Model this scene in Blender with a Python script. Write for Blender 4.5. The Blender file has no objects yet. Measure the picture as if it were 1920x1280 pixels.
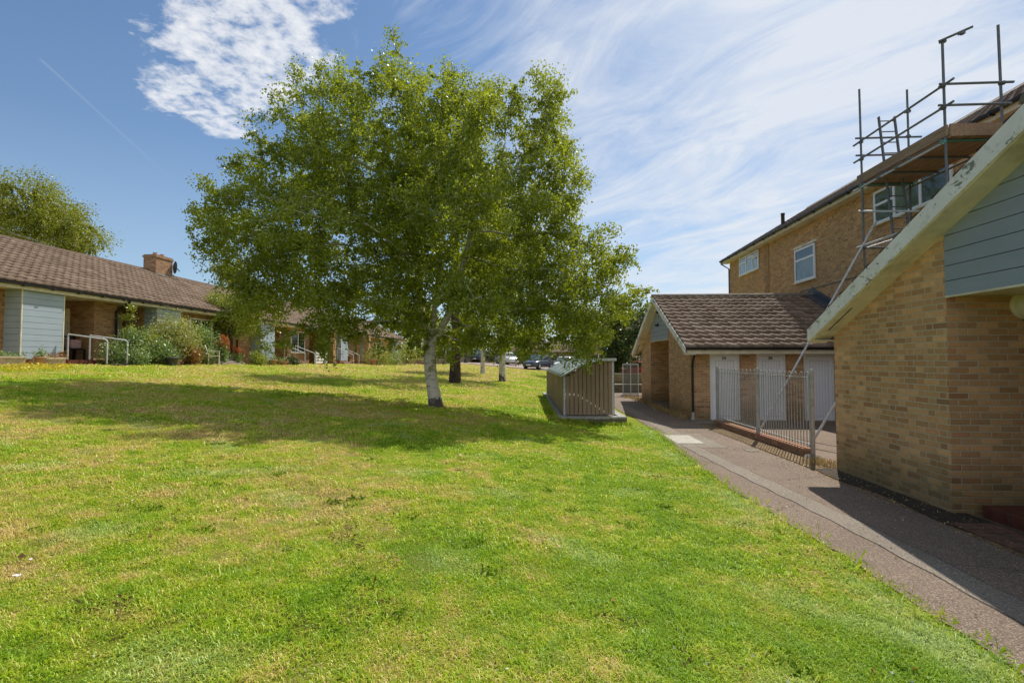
import bpy, math, random
import numpy as np
from mathutils import Vector, Matrix
random.seed(7)
RNG = np.random.default_rng(11)
R = math.radians
sc = bpy.context.scene
COL = sc.collection

# ------------------------------------------------------------------ basics
def tag(o, label=None, cat=None, group=None, kind=None):
    if label: o['label'] = label
    if cat: o['category'] = cat
    if group: o['group'] = group
    if kind: o['kind'] = kind
    return o

def empty(name, loc=(0, 0, 0), rz=0, label=None, cat=None, group=None):
    o = bpy.data.objects.new(name, None)
    o.empty_display_size = .2
    o.location = loc
    o.rotation_euler = (0, 0, rz)
    COL.objects.link(o)
    return tag(o, label, cat, group)

def link(name, me, mat, parent=None, world=True):
    o = bpy.data.objects.new(name, me)
    COL.objects.link(o)
    if mat is not None and not me.materials:
        me.materials.append(mat)
    if parent is not None:
        o.parent = parent
    return o

class MB:
    """collects simple solids; coordinates are in the parent's space"""
    def __init__(s): s.v = []; s.f = []; s.sm = []
    def add(s, vs, fs, smooth=False):
        n = len(s.v); s.v += [tuple(p) for p in vs]
        for f in fs:
            s.f.append(tuple(i + n for i in f)); s.sm.append(smooth)
        return s
    def box(s, x0, x1, y0, y1, z0, z1):
        v = [(x0,y0,z0),(x1,y0,z0),(x1,y1,z0),(x0,y1,z0),(x0,y0,z1),(x1,y0,z1),(x1,y1,z1),(x0,y1,z1)]
        return s.add(v, [(0,3,2,1),(4,5,6,7),(0,1,5,4),(1,2,6,5),(2,3,7,6),(3,0,4,7)])
    def prism(s, poly, a, b, axis):
        """poly = list of 2d points; axis 'x' -> (y,z), 'y' -> (x,z), 'z' -> (x,y)"""
        def mk(p, c):
            return (c,p[0],p[1]) if axis == 'x' else (p[0],c,p[1]) if axis == 'y' else (p[0],p[1],c)
        n = len(poly)
        v = [mk(p, a) for p in poly] + [mk(p, b) for p in poly]
        f = [tuple(range(n)), tuple(range(2*n-1, n-1, -1))]
        for i in range(n):
            j = (i+1) % n
            f.append((i, i+n, j+n, j))
        return s.add(v, f)
    def beam(s, p, q, w, h, up=(0,0,1)):
        p = Vector(p); q = Vector(q); d = (q-p).normalized(); u = Vector(up)
        a = d.cross(u)
        if a.length < 1e-4: a = d.cross(Vector((1,0,0)))
        a.normalize(); u = a.cross(d).normalized()
        v = []
        for c in (p, q):
            for i, j in ((-1,-1),(1,-1),(1,1),(-1,1)):
                v.append(c + a*i*w/2 + u*j*h/2)
        return s.add(v, [(0,1,2,3),(7,6,5,4),(0,4,5,1),(1,5,6,2),(2,6,7,3),(3,7,4,0)])
    def tube(s, pts, r, n=8, cap=True):
        pts = [Vector(p) for p in pts]
        rs = r if isinstance(r, (list, tuple)) else [r]*len(pts)
        v = []; f = []
        d0 = (pts[1]-pts[0]).normalized()
        a = d0.cross(Vector((0,0,1)))
        if a.length < 1e-3: a = d0.cross(Vector((1,0,0)))
        a.normalize()
        for i, p in enumerate(pts):
            d = ((pts[min(i+1,len(pts)-1)]-pts[max(i-1,0)])).normalized()
            a = (a - d*a.dot(d)).normalized(); b = d.cross(a)
            for k in range(n):
                t = 2*math.pi*k/n
                v.append(p + (a*math.cos(t)+b*math.sin(t))*rs[i])
        for i in range(len(pts)-1):
            for k in range(n):
                k2 = (k+1) % n
                f.append((i*n+k, i*n+k2, (i+1)*n+k2, (i+1)*n+k))
        s.add(v, f, True)
        if cap:
            m = len(v)
            s.add(v[:n], [tuple(range(n-1,-1,-1))]); s.add(v[-n:], [tuple(range(n))])
        return s
    def lathe(s, prof, c=(0,0,0), n=16):
        v = []; f = []
        for r, z in prof:
            for k in range(n):
                t = 2*math.pi*k/n
                v.append((c[0]+r*math.cos(t), c[1]+r*math.sin(t), c[2]+z))
        for i in range(len(prof)-1):
            for k in range(n):
                k2 = (k+1) % n
                f.append((i*n+k, i*n+k2, (i+1)*n+k2, (i+1)*n+k))
        s.add(v, f, True)
        s.add(v[:n], [tuple(range(n-1,-1,-1))]); s.add(v[-n:], [tuple(range(n))])
        return s
    def build(s, name, mat, parent=None, bevel=0):
        me = bpy.data.meshes.new(name)
        me.from_pydata(s.v, [], s.f)
        me.polygons.foreach_set('use_smooth', s.sm)
        me.update()
        o = link(name, me, mat, parent)
        if bevel:
            m = o.modifiers.new('bevel', 'BEVEL'); m.width = bevel; m.segments = 2; m.limit_method = 'ANGLE'
        return o

def npmesh(name, V, Fa, mat, parent=None, attr=None, smooth=False):
    """V (n,3), Fa (m,k) ; attr dict name -> (m,) float face attribute"""
    me = bpy.data.meshes.new(name)
    n, (m, k) = len(V), Fa.shape
    me.vertices.add(n); me.vertices.foreach_set('co', np.ascontiguousarray(V, dtype=np.float32).ravel())
    me.loops.add(m*k); me.loops.foreach_set('vertex_index', np.ascontiguousarray(Fa, dtype=np.int32).ravel())
    me.polygons.add(m); me.polygons.foreach_set('loop_start', np.arange(0, m*k, k, dtype=np.int32))
    me.polygons.foreach_set('loop_total', np.full(m, k, dtype=np.int32))
    if smooth: me.polygons.foreach_set('use_smooth', np.ones(m, dtype=bool))
    me.update(calc_edges=True)
    if attr:
        for an, av in attr.items():
            a = me.attributes.new(an, 'FLOAT', 'FACE'); a.data.foreach_set('value', np.asarray(av, dtype=np.float32))
    return link(name, me, mat, parent)

def copy_tree(o, parent=None):
    c = o.copy(); COL.objects.link(c)
    if parent is not None: c.parent = parent
    for ch in [x for x in KIDS.get(o.name, [])]:
        copy_tree(ch, c)
    return c
KIDS = {}
def index_kids(root):
    for ch in [x for x in bpy.data.objects if x.parent == root]:
        KIDS.setdefault(root.name, []).append(ch); index_kids(ch)

# ------------------------------------------------------------------ materials
class NT:
    def __init__(s, name):
        s.m = bpy.data.materials.new(name); s.m.use_nodes = True
        s.t = s.m.node_tree; s.t.nodes.clear()
        s.out = s.t.nodes.new('ShaderNodeOutputMaterial')
    def n(s, ty, **kw):
        nd = s.t.nodes.new(ty)
        for k, v in kw.items(): setattr(nd, k, v)
        return nd
    def l(s, a, b): s.t.links.new(a, b)
    def put(s, inp, v):
        if hasattr(v, 'is_output') or hasattr(v, 'links'): s.l(v, inp)
        else:
            try: inp.default_value = v
            except Exception: inp.default_value = (v, v, v)
    def math(s, op, a, b=None, c=None, clamp=False):
        nd = s.n('ShaderNodeMath', operation=op); nd.use_clamp = clamp
        s.put(nd.inputs[0], a)
        if b is not None: s.put(nd.inputs[1], b)
        if c is not None: s.put(nd.inputs[2], c)
        return nd.outputs[0]
    def mix(s, fac, a, b, blend='MIX'):
        nd = s.n('ShaderNodeMix', data_type='RGBA', blend_type=blend)
        s.put(nd.inputs[0], fac); s.put(nd.inputs[6], a); s.put(nd.inputs[7], b)
        return nd.outputs[2]
    def ramp(s, fac, stops, interp='LINEAR'):
        nd = s.n('ShaderNodeValToRGB'); cr = nd.color_ramp; cr.interpolation = interp
        while len(cr.elements) < len(stops): cr.elements.new(.5)
        for e, (p, c) in zip(cr.elements, stops):
            e.position = p; e.color = (c[0], c[1], c[2], 1) if not isinstance(c, (int, float)) else (c, c, c, 1)
        s.put(nd.inputs[0], fac); return nd.outputs[0]
    def noise(s, scale, detail=4, rough=.55, vec=None, dist=0):
        nd = s.n('ShaderNodeTexNoise'); nd.inputs['Scale'].default_value = scale
        nd.inputs['Detail'].default_value = detail; nd.inputs['Roughness'].default_value = rough
        nd.inputs['Distortion'].default_value = dist
        s.put(nd.inputs['Vector'], vec if vec is not None else s.pos())
        return nd.outputs[0]
    def pos(s):
        if not hasattr(s, '_g'): s._g = s.n('ShaderNodeNewGeometry')
        return s._g.outputs['Position']
    def scaled(s, sx, sy, sz, vec=None):
        nd = s.n('ShaderNodeVectorMath', operation='MULTIPLY')
        s.put(nd.inputs[0], vec if vec is not None else s.pos()); nd.inputs[1].default_value = (sx, sy, sz)
        return nd.outputs[0]
    def attr(s, name):
        nd = s.n('ShaderNodeAttribute'); nd.attribute_name = name; return nd.outputs['Fac']
    def bump(s, h, strength=.3, dist=.01):
        nd = s.n('ShaderNodeBump'); nd.inputs['Strength'].default_value = strength
        nd.inputs['Distance'].default_value = dist; s.put(nd.inputs['Height'], h); return nd.outputs[0]
    def bsdf(s, col, rough=.8, metal=0, normal=None, spec=.4, **kw):
        b = s.n('ShaderNodeBsdfPrincipled')
        s.put(b.inputs['Base Color'], col if not isinstance(col, tuple) else (*col[:3], 1))
        s.put(b.inputs['Roughness'], rough); s.put(b.inputs['Metallic'], metal)
        b.inputs['Specular IOR Level'].default_value = spec
        if normal is not None: s.l(normal, b.inputs['Normal'])
        for k, v in kw.items(): s.put(b.inputs[k.replace('_', ' ')], v)
        s.l(b.outputs[0], s.out.inputs[0]); return b

def c4(*c): return (c[0], c[1], c[2], 1)

def m_paint(name, col, rough=.5, var=.12, scale=6, dirt=None, metal=0, bumps=.05, spec=.4):
    t = NT(name)
    n1 = t.noise(scale, 5, .6)
    a = tuple(x*(1-var) for x in col); b = tuple(min(1, x*(1+var)) for x in col)
    c = t.ramp(n1, [(.3, a), (.7, b)])
    if dirt:
        n2 = t.noise(scale*.35, 6, .7)
        c = t.mix(t.ramp(n2, [(.5, 0), (.72, .75)]), c, c4(*dirt))
    t.bsdf(c, rough, metal, t.bump(t.noise(scale*14, 3), bumps, .01), spec)
    return t.m

def m_brick(name, palette, mortar, stretcher_on_y=True, mulr=1.0, foot_tint=None):
    """hand laid brickwork: headers and stretchers on x-facing walls, stretchers on y-facing ones"""
    t = NT(name)
    g = t.n('ShaderNodeNewGeometry')
    sp = t.n('ShaderNodeSeparateXYZ'); t.l(g.outputs['Position'], sp.inputs[0])
    sn = t.n('ShaderNodeSeparateXYZ'); t.l(g.outputs['True Normal'], sn.inputs[0])
    nx = t.math('GREATER_THAN', t.math('ABSOLUTE', sn.outputs[0]), .6)
    wob = t.math('MULTIPLY', t.math('SUBTRACT', t.noise(2.2, 2, .5, g.outputs['Position']), .5), .012)
    u = t.math('ADD', t.math('ADD', t.math('MULTIPLY', sp.outputs[1], nx), t.math('MULTIPLY', sp.outputs[0], t.math('SUBTRACT', 1, nx))), 50.03)
    z = t.math('ADD', t.math('ADD', sp.outputs[2], 10), wob)
    row = t.math('FLOOR', t.math('DIVIDE', z, .075))
    par = t.math('MODULO', row, 2)
    P = t.math('ADD', .45, t.math('MULTIPLY', nx, -.1125))       # course repeat
    w1 = t.math('ADD', .225, t.math('MULTIPLY', nx, -.1125))     # first brick of the repeat
    off = t.math('MULTIPLY', par, t.math('ADD', .1125, t.math('MULTIPLY', nx, .05625)))
    rj = t.n('ShaderNodeTexWhiteNoise', noise_dimensions='1D'); t.l(row, rj.inputs['W'])
    uu = t.math('ADD', t.math('ADD', u, off), t.math('MULTIPLY', rj.outputs['Value'], .02))
    cell = t.math('FLOOR', t.math('DIVIDE', uu, P))
    fr = t.math('SUBTRACT', uu, t.math('MULTIPLY', cell, P))
    first = t.math('LESS_THAN', fr, w1)
    lo = t.math('MULTIPLY', t.math('SUBTRACT', 1, first), w1)
    hi = t.math('ADD', t.math('MULTIPLY', first, w1), t.math('MULTIPLY', t.math('SUBTRACT', 1, first), P))
    du = t.math('MINIMUM', t.math('SUBTRACT', fr, lo), t.math('SUBTRACT', hi, fr))
    fz = t.math('SUBTRACT', z, t.math('MULTIPLY', row, .075))
    dz = t.math('MINIMUM', fz, t.math('SUBTRACT', .075, fz))
    d = t.math('MINIMUM', du, dz)
    rag = t.math('MULTIPLY', t.math('SUBTRACT', t.noise(45, 3, .6, g.outputs['Position']), .5), .008)
    face = t.math('DIVIDE', t.math('MAXIMUM', t.math('SUBTRACT', t.math('ADD', d, rag), .0048), 0), .0035, None, True)
    cv = t.n('ShaderNodeCombineXYZ'); t.l(t.math('ADD', t.math('MULTIPLY', cell, 2), first), cv.inputs[0]); t.l(row, cv.inputs[1]); t.l(nx, cv.inputs[2])
    wn = t.n('ShaderNodeTexWhiteNoise', noise_dimensions='3D'); t.l(cv.outputs[0], wn.inputs['Vector'])
    base = t.ramp(wn.outputs['Value'], palette, 'LINEAR')
    sc_ = t.n('ShaderNodeSeparateColor'); t.l(wn.outputs['Color'], sc_.inputs[0])
    br = t.math('ADD', .70*mulr, t.math('MULTIPLY', sc_.outputs[1], .5*mulr))
    base = t.mix(1.0, base, br, 'MULTIPLY')
    fleck = t.noise(70, 4, .7, g.outputs['Position'])
    base = t.mix(t.math('MULTIPLY', t.ramp(fleck, [(.35, 1), (.55, 0)]), .35), base, c4(.12, .08, .045))
    big = t.noise(.7, 4, .6, g.outputs['Position'])
    base = t.mix(t.ramp(big, [(.38, .35), (.6, 0)]), base, c4(.30, .20, .09))
    col = t.mix(face, c4(*mortar), base)
    if foot_tint:   # green-black tint, strongest at the ground and fading upwards
        dn = t.math('ADD', sp.outputs[2], t.math('MULTIPLY', t.noise(3, 4, .6, g.outputs['Position']), -.5))
        col = t.mix(t.math('MULTIPLY', t.ramp(dn, [(0.0, 1), (.42, 0)]), .55), col, c4(*foot_tint))
    h = t.math('ADD', t.math('MULTIPLY', face, 1), t.math('MULTIPLY', fleck, .5))
    t.bsdf(col, .92, 0, t.bump(h, .8, .009), .25)
    return t.m

PAL_BUFF = [(0, (0.693, 0.368, 0.166)), (0.25, (0.768, 0.427, 0.207)), (0.5, (0.704, 0.405, 0.199)), (0.72, (0.802, 0.465, 0.235)), (0.85, (0.629, 0.324, 0.149)), (0.92, (0.619, 0.279, 0.143)), (0.97, (0.525, 0.287, 0.149)), (1, (0.45, 0.227, 0.121))]
PAL_MAIN = [(0, (0.578, 0.308, 0.12)), (0.3, (0.682, 0.371, 0.156)), (0.55, (0.62, 0.333, 0.136)), (0.78, (0.714, 0.401, 0.179)), (0.9, (0.535, 0.265, 0.109)), (0.97, (0.515, 0.215, 0.101)), (1, (0.41, 0.206, 0.101))]
PAL_BUNG = [(0, (0.46, 0.246, 0.099)), (0.3, (0.552, 0.325, 0.143)), (0.6, (0.506, 0.291, 0.132)), (0.85, (0.437, 0.213, 0.099)), (1, (0.322, 0.157, 0.077))]
PAL_CHIM = [(0, (.34,.17,.09)), (.5, (.44,.25,.14)), (1, (.26,.13,.08))]
PAL_RED = [(0, (.32,.14,.09)), (.5, (.40,.20,.13)), (1, (.24,.11,.08))]
M = {}
M['brick'] = m_brick('buff_brick', PAL_BUFF, (.60,.50,.36), foot_tint=(.10,.10,.04))
M['brick_main'] = m_brick('main_brick', PAL_MAIN, (.60,.48,.31))
M['brick_bung'] = m_brick('bungalow_brick', PAL_BUNG, (.40,.30,.2))
M['brick_chim'] = m_brick('chimney_brick', PAL_CHIM, (.36,.28,.2))
M['brick_red'] = m_brick('red_brick', PAL_RED, (.34,.24,.17))
M['brick_grey'] = m_brick('grey_brick', [(0, (.30,.23,.16)), (.5, (.38,.31,.23)), (1, (.22,.17,.12))], (.26,.24,.2), foot_tint=(.06,.07,.03))

def m_tiles(name, cols, moss=None, rough=.85):
    t = NT(name)
    a = t.attr('tint')
    c = t.ramp(a, cols)
    n = t.noise(14, 5, .65)
    c = t.mix(t.ramp(n, [(.35, .55), (.6, 0)]), c, c4(*[x*.5 for x in cols[0][1]]))
    if moss:
        c = t.mix(t.ramp(t.noise(5, 6, .75), [(.55, 0), (.72, .7)]), c, c4(*moss))
    t.bsdf(c, rough, 0, t.bump(t.noise(60, 4), .3, .006), .3)
    return t.m
M['tiles_shed'] = m_tiles('tiles_shed', [(0, (.17,.115,.08)), (.5, (.28,.20,.145)), (1, (.38,.285,.22))], (.10,.095,.06))
M['tiles_bung'] = m_tiles('tiles_bung', [(0, (.135,.092,.062)), (.5, (.205,.143,.100)), (1, (.29,.21,.155))])
M['tiles_main'] = m_tiles('tiles_main', [(0, (.17,.11,.08)), (1, (.30,.21,.16))])
M['ridge'] = m_paint('ridge_tile', (.20,.165,.13), .9, .3, 8, (.30,.28,.22))

def m_peel(name):
    t = NT(name)
    g = t.scaled(1, .55, 1)
    n = t.noise(11, 7, .75, g, .4)
    zone = t.noise(1.6, 3, .5)
    n2 = t.math('ADD', n, t.math('MULTIPLY', t.math('SUBTRACT', zone, .5), .35))
    c = t.mix(t.ramp(t.noise(3, 4), [(.3, 0), (.7, 1)]), c4(.80,.76,.75), c4(.92,.885,.88))
    c = t.mix(t.ramp(n2, [(.565, 0), (.60, 1)]), c, c4(.24,.23,.19))
    c = t.mix(t.ramp(t.noise(7, 5, .7), [(.55, 0), (.75, .6)]), c, c4(.30,.31,.18))
    t.bsdf(c, .65, 0, t.bump(t.ramp(n2, [(.57, 1), (.61, 0)]), .4, .004), .35)
    return t.m
M['peel'] = m_peel('peeling_white_paint')
M['cream'] = m_paint('cream_paint', (.78,.71,.54), .6, .1, 5, (.33,.30,.19))
M['cream2'] = m_paint('cream_fascia', (.72,.65,.50), .6, .12, 5, (.35,.31,.22))
M['white'] = m_paint('white_upvc', (.84,.84,.85), .35, .03, 3)
M['doorwhite'] = m_paint('white_door', (.90,.91,.96), .4, .04, 3)
M['groove'] = m_paint('door_groove', (.50,.52,.58), .5, .04, 3)
M['black'] = m_paint('black_plastic', (.018,.018,.02), .4, .2, 5)
M['darkgrey'] = m_paint('dark_grey', (.07,.075,.085), .5, .2, 5)
M['lead'] = m_paint('lead_flashing', (.075,.08,.095), .55, .3, 6, (.16,.17,.19))
M['glass'] = None
def m_siding(name, col, pitch=.19, off=0.0):
    t = NT(name)
    sp = t.n('ShaderNodeSeparateXYZ'); t.l(t.pos(), sp.inputs[0])
    v = t.noise(2.5, 4, .6, t.scaled(1, .6, 3))
    c = t.mix(v, c4(*[x*.86 for x in col]), c4(*[min(1,x*1.12) for x in col]))
    t.bsdf(c, .55, 0, t.bump(t.noise(30, 3, .6, t.scaled(1, .15, 1)), .12, .004), .35)
    return t.m
M['siding'] = m_siding('painted_boarding', (.30,.345,.43))
M['siding_dark'] = m_paint('board_shadow_gap', (.05,.07,.07), .8, .1, 4)
M['siding_b'] = m_siding('bungalow_boarding', (.36,.44,.52))
def m_glass(name, a, b):
    t = NT(name)
    n = t.noise(1.4, 4, .6)
    t.bsdf(t.ramp(n, [(.4, a), (.6, b)]), .04, 0, None, .9)
    return t.m
M['glass'] = m_glass('window_glass', (.02,.03,.03), (.06,.09,.07))
M['glass_pale'] = m_glass('obscured_glass', (.24,.30,.34), (.36,.43,.47))
M['glass_mid'] = m_glass('glass_mid', (.07,.11,.09), (.16,.20,.17))

def m_galv(name, col, rough=.45, metal=.6, rust=True):
    t = NT(name)
    c = t.ramp(t.noise(12, 5, .7), [(.3, tuple(x*.7 for x in col)), (.7, tuple(x*1.15 for x in col))])
    if rust: c = t.mix(t.ramp(t.noise(5, 5, .7), [(.6, 0), (.7, .6)]), c, c4(.22,.14,.08))
    t.bsdf(c, rough, metal, t.bump(t.noise(60), .04, .002), .35)
    return t.m
M['galv'] = m_galv('galvanised_steel', (.17,.19,.21), .7, .15)
M['galv_lite'] = m_galv('bright_galvanised', (.56,.58,.60), .55, .15, False)
M['galv_fence'] = m_galv('fence_galvanised', (.40,.40,.37), .7, .1)
M['coupler'] = m_galv('green_coupler', (.10,.30,.24), .55, .3)
def m_wood(name, a, b, grain=(1, 1, 14)):
    t = NT(name)
    n = t.noise(3, 6, .7, t.scaled(*grain))
    tint = t.noise(.9, 2)
    c = t.ramp(n, [(.3, a), (.7, b)])
    c = t.mix(t.ramp(tint, [(.4, 0), (.7, .4)]), c, c4(*[x*.6 for x in a]))
    t.bsdf(c, .85, 0, t.bump(n, .25, .005), .25)
    return t.m
M['plank'] = m_wood('scaffold_plank', (.24,.155,.10), (.46,.32,.21), (8, 1, 8))
M['slat'] = m_wood('weathered_slat', (.235,.165,.11), (.39,.29,.20), (14, 14, 1))
M['sleeper'] = m_wood('sleeper', (.30,.26,.21), (.48,.43,.36), (8, 1, 8))
M['polycarb'] = m_paint('polycarbonate', (.36,.41,.38), .25, .2, 3, (.22,.25,.22))
M['plaswhite'] = m_paint('plastic_cream', (.84,.78,.72), .5, .06, 4)
M['terracotta'] = m_paint('terracotta', (.48,.25,.15), .85, .2, 9, (.5,.42,.34))
M['stonepot'] = m_paint('stone_pot', (.52,.44,.33), .85, .2, 9, (.3,.25,.17))
M['redtile'] = m_paint('red_tile', (.12,.035,.025), .45, .3, 9)
M['lampshade'] = m_paint('lamp_diffuser', (.66,.63,.50), .3, .05, 3)
M['lid'] = m_paint('slab_light', (.42,.40,.35), .9, .15, 10, (.3,.27,.2))
M['rubber'] = m_paint('rubber', (.02,.02,.02), .8, .1, 5)
M['litter'] = m_paint('white_paper', (.75,.75,.74), .7, .05, 9)
def m_emit(name, col, s):
    t = NT(name); e = t.n('ShaderNodeEmission'); e.inputs[0].default_value = c4(*col); e.inputs[1].default_value = s
    t.l(e.outputs[0], t.out.inputs[0]); return t.m
M['led'] = m_emit('green_led', (.02,1,.15), 1.0)

def m_bark(name, light, dark, lo=0.0, hi=.55, z0=0.0):
    t = NT(name)
    n = t.noise(4.5, 6, .7, t.scaled(1, 1, 3.2))
    n2 = t.noise(2.2, 5, .65, t.scaled(1.6, 1.6, .9))
    sp = t.n('ShaderNodeSeparateXYZ'); t.l(t.pos(), sp.inputs[0])
    hgt = t.math('SUBTRACT', 1, t.math('DIVIDE', t.math('SUBTRACT', sp.outputs[2], z0), hi), None, True)
    k = t.math('ADD', n2, t.math('MULTIPLY', hgt, .28))
    c = t.mix(t.ramp(n, [(.52, 0), (.60, .8)]), c4(*light), c4(*[x*.35 for x in light]))
    c = t.mix(t.ramp(k, [(.62, 0), (.70, .9)]), c, c4(*dark))
    t.bsdf(c, .9, 0, t.bump(t.math('ADD', n, n2), .7, .02), .2)
    return t.m
M['bark'] = m_bark('birch_bark', (.60,.56,.48), (.05,.035,.028), z0=.4)
M['bark_dark'] = m_bark('dark_bark', (.075,.055,.045), (.018,.013,.011))

def m_leaf(name, dark, light, trans, tamt=.45, gloss=.12):
    t = NT(name)
    a = t.attr('tint')
    col = t.ramp(a, [(0, dark), (1, light)])
    d = t.n('ShaderNodeBsdfDiffuse'); t.l(col, d.inputs[0])
    tr = t.n('ShaderNodeBsdfTranslucent')
    tcol = t.mix(a, c4(*[x*.65 for x in trans]), c4(*trans)); t.l(tcol, tr.inputs[0])
    m1 = t.n('ShaderNodeMixShader'); m1.inputs[0].default_value = tamt; t.l(d.outputs[0], m1.inputs[1]); t.l(tr.outputs[0], m1.inputs[2])
    gl = t.n('ShaderNodeBsdfGlossy'); gl.inputs['Roughness'].default_value = .38; gl.inputs[0].default_value = c4(.8,.9,.8)
    m2 = t.n('ShaderNodeMixShader'); m2.inputs[0].default_value = gloss; t.l(m1.outputs[0], m2.inputs[1]); t.l(gl.outputs[0], m2.inputs[2])
    t.l(m2.outputs[0], t.out.inputs[0]); return t.m
M['leaf_birch'] = m_leaf('birch_leaf', (.035,.068,.007), (.28,.33,.026), (.58,.67,.03), .42, .05)
M['leaf_far'] = m_leaf('far_birch_leaf', (.07,.11,.014), (.26,.31,.035), (.56,.62,.04), .42, .03)
M['leaf_willow'] = m_leaf('weeping_leaf', (.09,.12,.012), (.34,.37,.045), (.50,.52,.05), .38, .03)
M['leaf_gold'] = m_leaf('golden_leaf', (.13,.17,.02), (.44,.48,.07), (.46,.50,.06), .35, .05)
M['leaf_green'] = m_leaf('garden_leaf', (.08,.14,.03), (.32,.46,.13), (.32,.44,.08), .3, .06)
M['leaf_dark'] = m_leaf('dark_leaf', (.015,.035,.01), (.06,.10,.025), (.12,.17,.03), .3, .05)
M['leaf_blush'] = m_leaf('variegated_leaf', (.17,.24,.03), (.66,.62,.20), (.5,.5,.1), .3, .03)
M['leaf_rust'] = m_leaf('rust_leaf', (.16,.07,.02), (.46,.24,.08), (.35,.18,.05), .3, .04)
M['leaf_weed'] = m_leaf('weed_leaf', (.05,.12,.01), (.15,.28,.02), (.2,.36,.02), .25, .0)
M['leaf_thatch'] = m_leaf('brown_thatch', (.13,.075,.04), (.36,.23,.13), (.2,.13,.06), .2, .0)
M['flower_orange'] = m_leaf('orange_flower', (.42,.10,.03), (.62,.22,.07), (.5,.2,.08), .3, .02)
M['flower_white'] = m_leaf('white_flower', (.55,.55,.50), (.8,.8,.75), (.6,.6,.5), .3, .02)
M['flower_yellow'] = m_leaf('yellow_flower', (.55,.42,.02), (.8,.65,.04), (.6,.5,.04), .3, .02)
M['flower_lilac'] = m_leaf('lilac_flower', (.30,.20,.42), (.5,.38,.6), (.4,.3,.5), .3, .02)
M['stem'] = m_paint('plant_stem', (.12,.14,.05), .8, .2, 9)
M['straw'] = m_leaf('dry_straw', (.36,.25,.11), (.68,.52,.27), (.4,.3,.12), .25, .02)

# ------------------------------------------------------------------ terrain
def sstep(x, a, b):
    t = np.clip((x-a)/(b-a), 0, 1); return t*t*(3-2*t)
def zg(x, y):
    x = np.asarray(x, dtype=float); y = np.asarray(y, dtype=float)
    L = 1.62 - .007*(np.clip(y, 0, 60)-16)
    s0 = np.clip((1.9-x)/17.4, 0, 1)
    s = s0 - .03*np.exp(-((x-1.9)/1.2)**2)*(s0 > 0)*(s0/(s0+.02))
    s = np.clip(s, 0, 1)
    g = .0225*np.clip(y-29, 0, 45)*sstep(x, -14.5, -8)*(1-.4*sstep(x, 2, 8))
    far = .012*np.clip(y-80, 0, 400)
    side = .02*np.clip(-x-30, 0, 200)
    return L*s + g + far + side
def gz(x, y): return float(zg(x, y))

def pathedge(y):
    y = np.asarray(y, dtype=float)
    return 2.72 + .018*np.sin(y*1.7) + .014*np.sin(y*4.1+1) + .012*np.sin(y*9.7) + .14*np.exp(-((y-14)/3)**2) - .12*np.exp(-((y-8)/2.2)**2)

def patch_nodes(t):
    """0..1 dryness of the lawn from world position (shared by soil sheet and blades)"""
    n1 = t.noise(.55, 4, .6); n2 = t.noise(2.6, 4, .65)
    sp = t.n('ShaderNodeSeparateXYZ'); t.l(t.pos(), sp.inputs[0])
    left = t.math('MULTIPLY', t.math('ADD', sp.outputs[0], 1.0), -.028)
    far = t.math('MULTIPLY', t.math('MAXIMUM', t.math('SUBTRACT', sp.outputs[1], 13), 0), .0025)
    v = t.math('ADD', t.math('ADD', t.math('MULTIPLY', n1, .95), t.math('SUBTRACT', t.math('MULTIPLY', n2, .75), .35)), t.math('ADD', t.math('MINIMUM', t.math('MAXIMUM', left, -.05), .075), far))
    return v
def m_lawn():
    t = NT('lawn_ground')
    v = patch_nodes(t)
    c = t.ramp(v, [(.40, (.24,.32,.02)), (.52, (.36,.39,.035)), (.60, (.46,.38,.10)), (.70, (.52,.37,.17))])
    n = t.noise(30, 5, .7)
    c = t.mix(t.ramp(n, [(.35, .65), (.65, 0)]), c, c4(.05,.055,.015))
    sp2 = t.n('ShaderNodeSeparateXYZ'); t.l(t.pos(), sp2.inputs[0])
    c = t.mix(t.ramp(t.math('DIVIDE', sp2.outputs[1], 20), [(.12, .55), (.7, .0)]), c, c4(.07,.09,.015))
    t.bsdf(c, .95, 0, t.bump(t.noise(55, 4, .7), .5, .03), .1)
    return t.m
M['lawn'] = m_lawn()
def m_blade():
    t = NT('grass_blade')
    v = patch_nodes(t)
    r = t.attr('tint')
    v2 = t.math('ADD', v, t.math('MULTIPLY', t.math('SUBTRACT', r, .5), .26))
    c = t.ramp(v2, [(.33, (.19,.38,.010)), (.48, (.40,.57,.018)), (.555, (.55,.61,.04)), (.61, (.70,.57,.15)), (.70, (.76,.54,.26))])
    hue = t.noise(6.5, 3, .6)
    c = t.mix(t.ramp(hue, [(.40, .5), (.52, 0)]), c, c4(.20, .36, .02))
    c = t.mix(t.attr('edge'), c, c4(.55, .66, .30))
    d = t.n('ShaderNodeBsdfDiffuse'); t.l(c, d.inputs[0])
    tr = t.n('ShaderNodeBsdfTranslucent'); t.l(t.mix(.5, c, c4(.52,.64,.025)), tr.inputs[0])
    m1 = t.n('ShaderNodeMixShader'); m1.inputs[0].default_value = .42; t.l(d.outputs[0], m1.inputs[1]); t.l(tr.outputs[0], m1.inputs[2])
    gl = t.n('ShaderNodeBsdfGlossy'); gl.inputs['Roughness'].default_value = .45; gl.inputs[0].default_value = c4(.8,.85,.6)
    m2 = t.n('ShaderNodeMixShader'); m2.inputs[0].default_value = .05; t.l(m1.outputs[0], m2.inputs[1]); t.l(gl.outputs[0], m2.inputs[2])
    t.l(m2.outputs[0], t.out.inputs[0]); return t.m
M['blade'] = m_blade()
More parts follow.
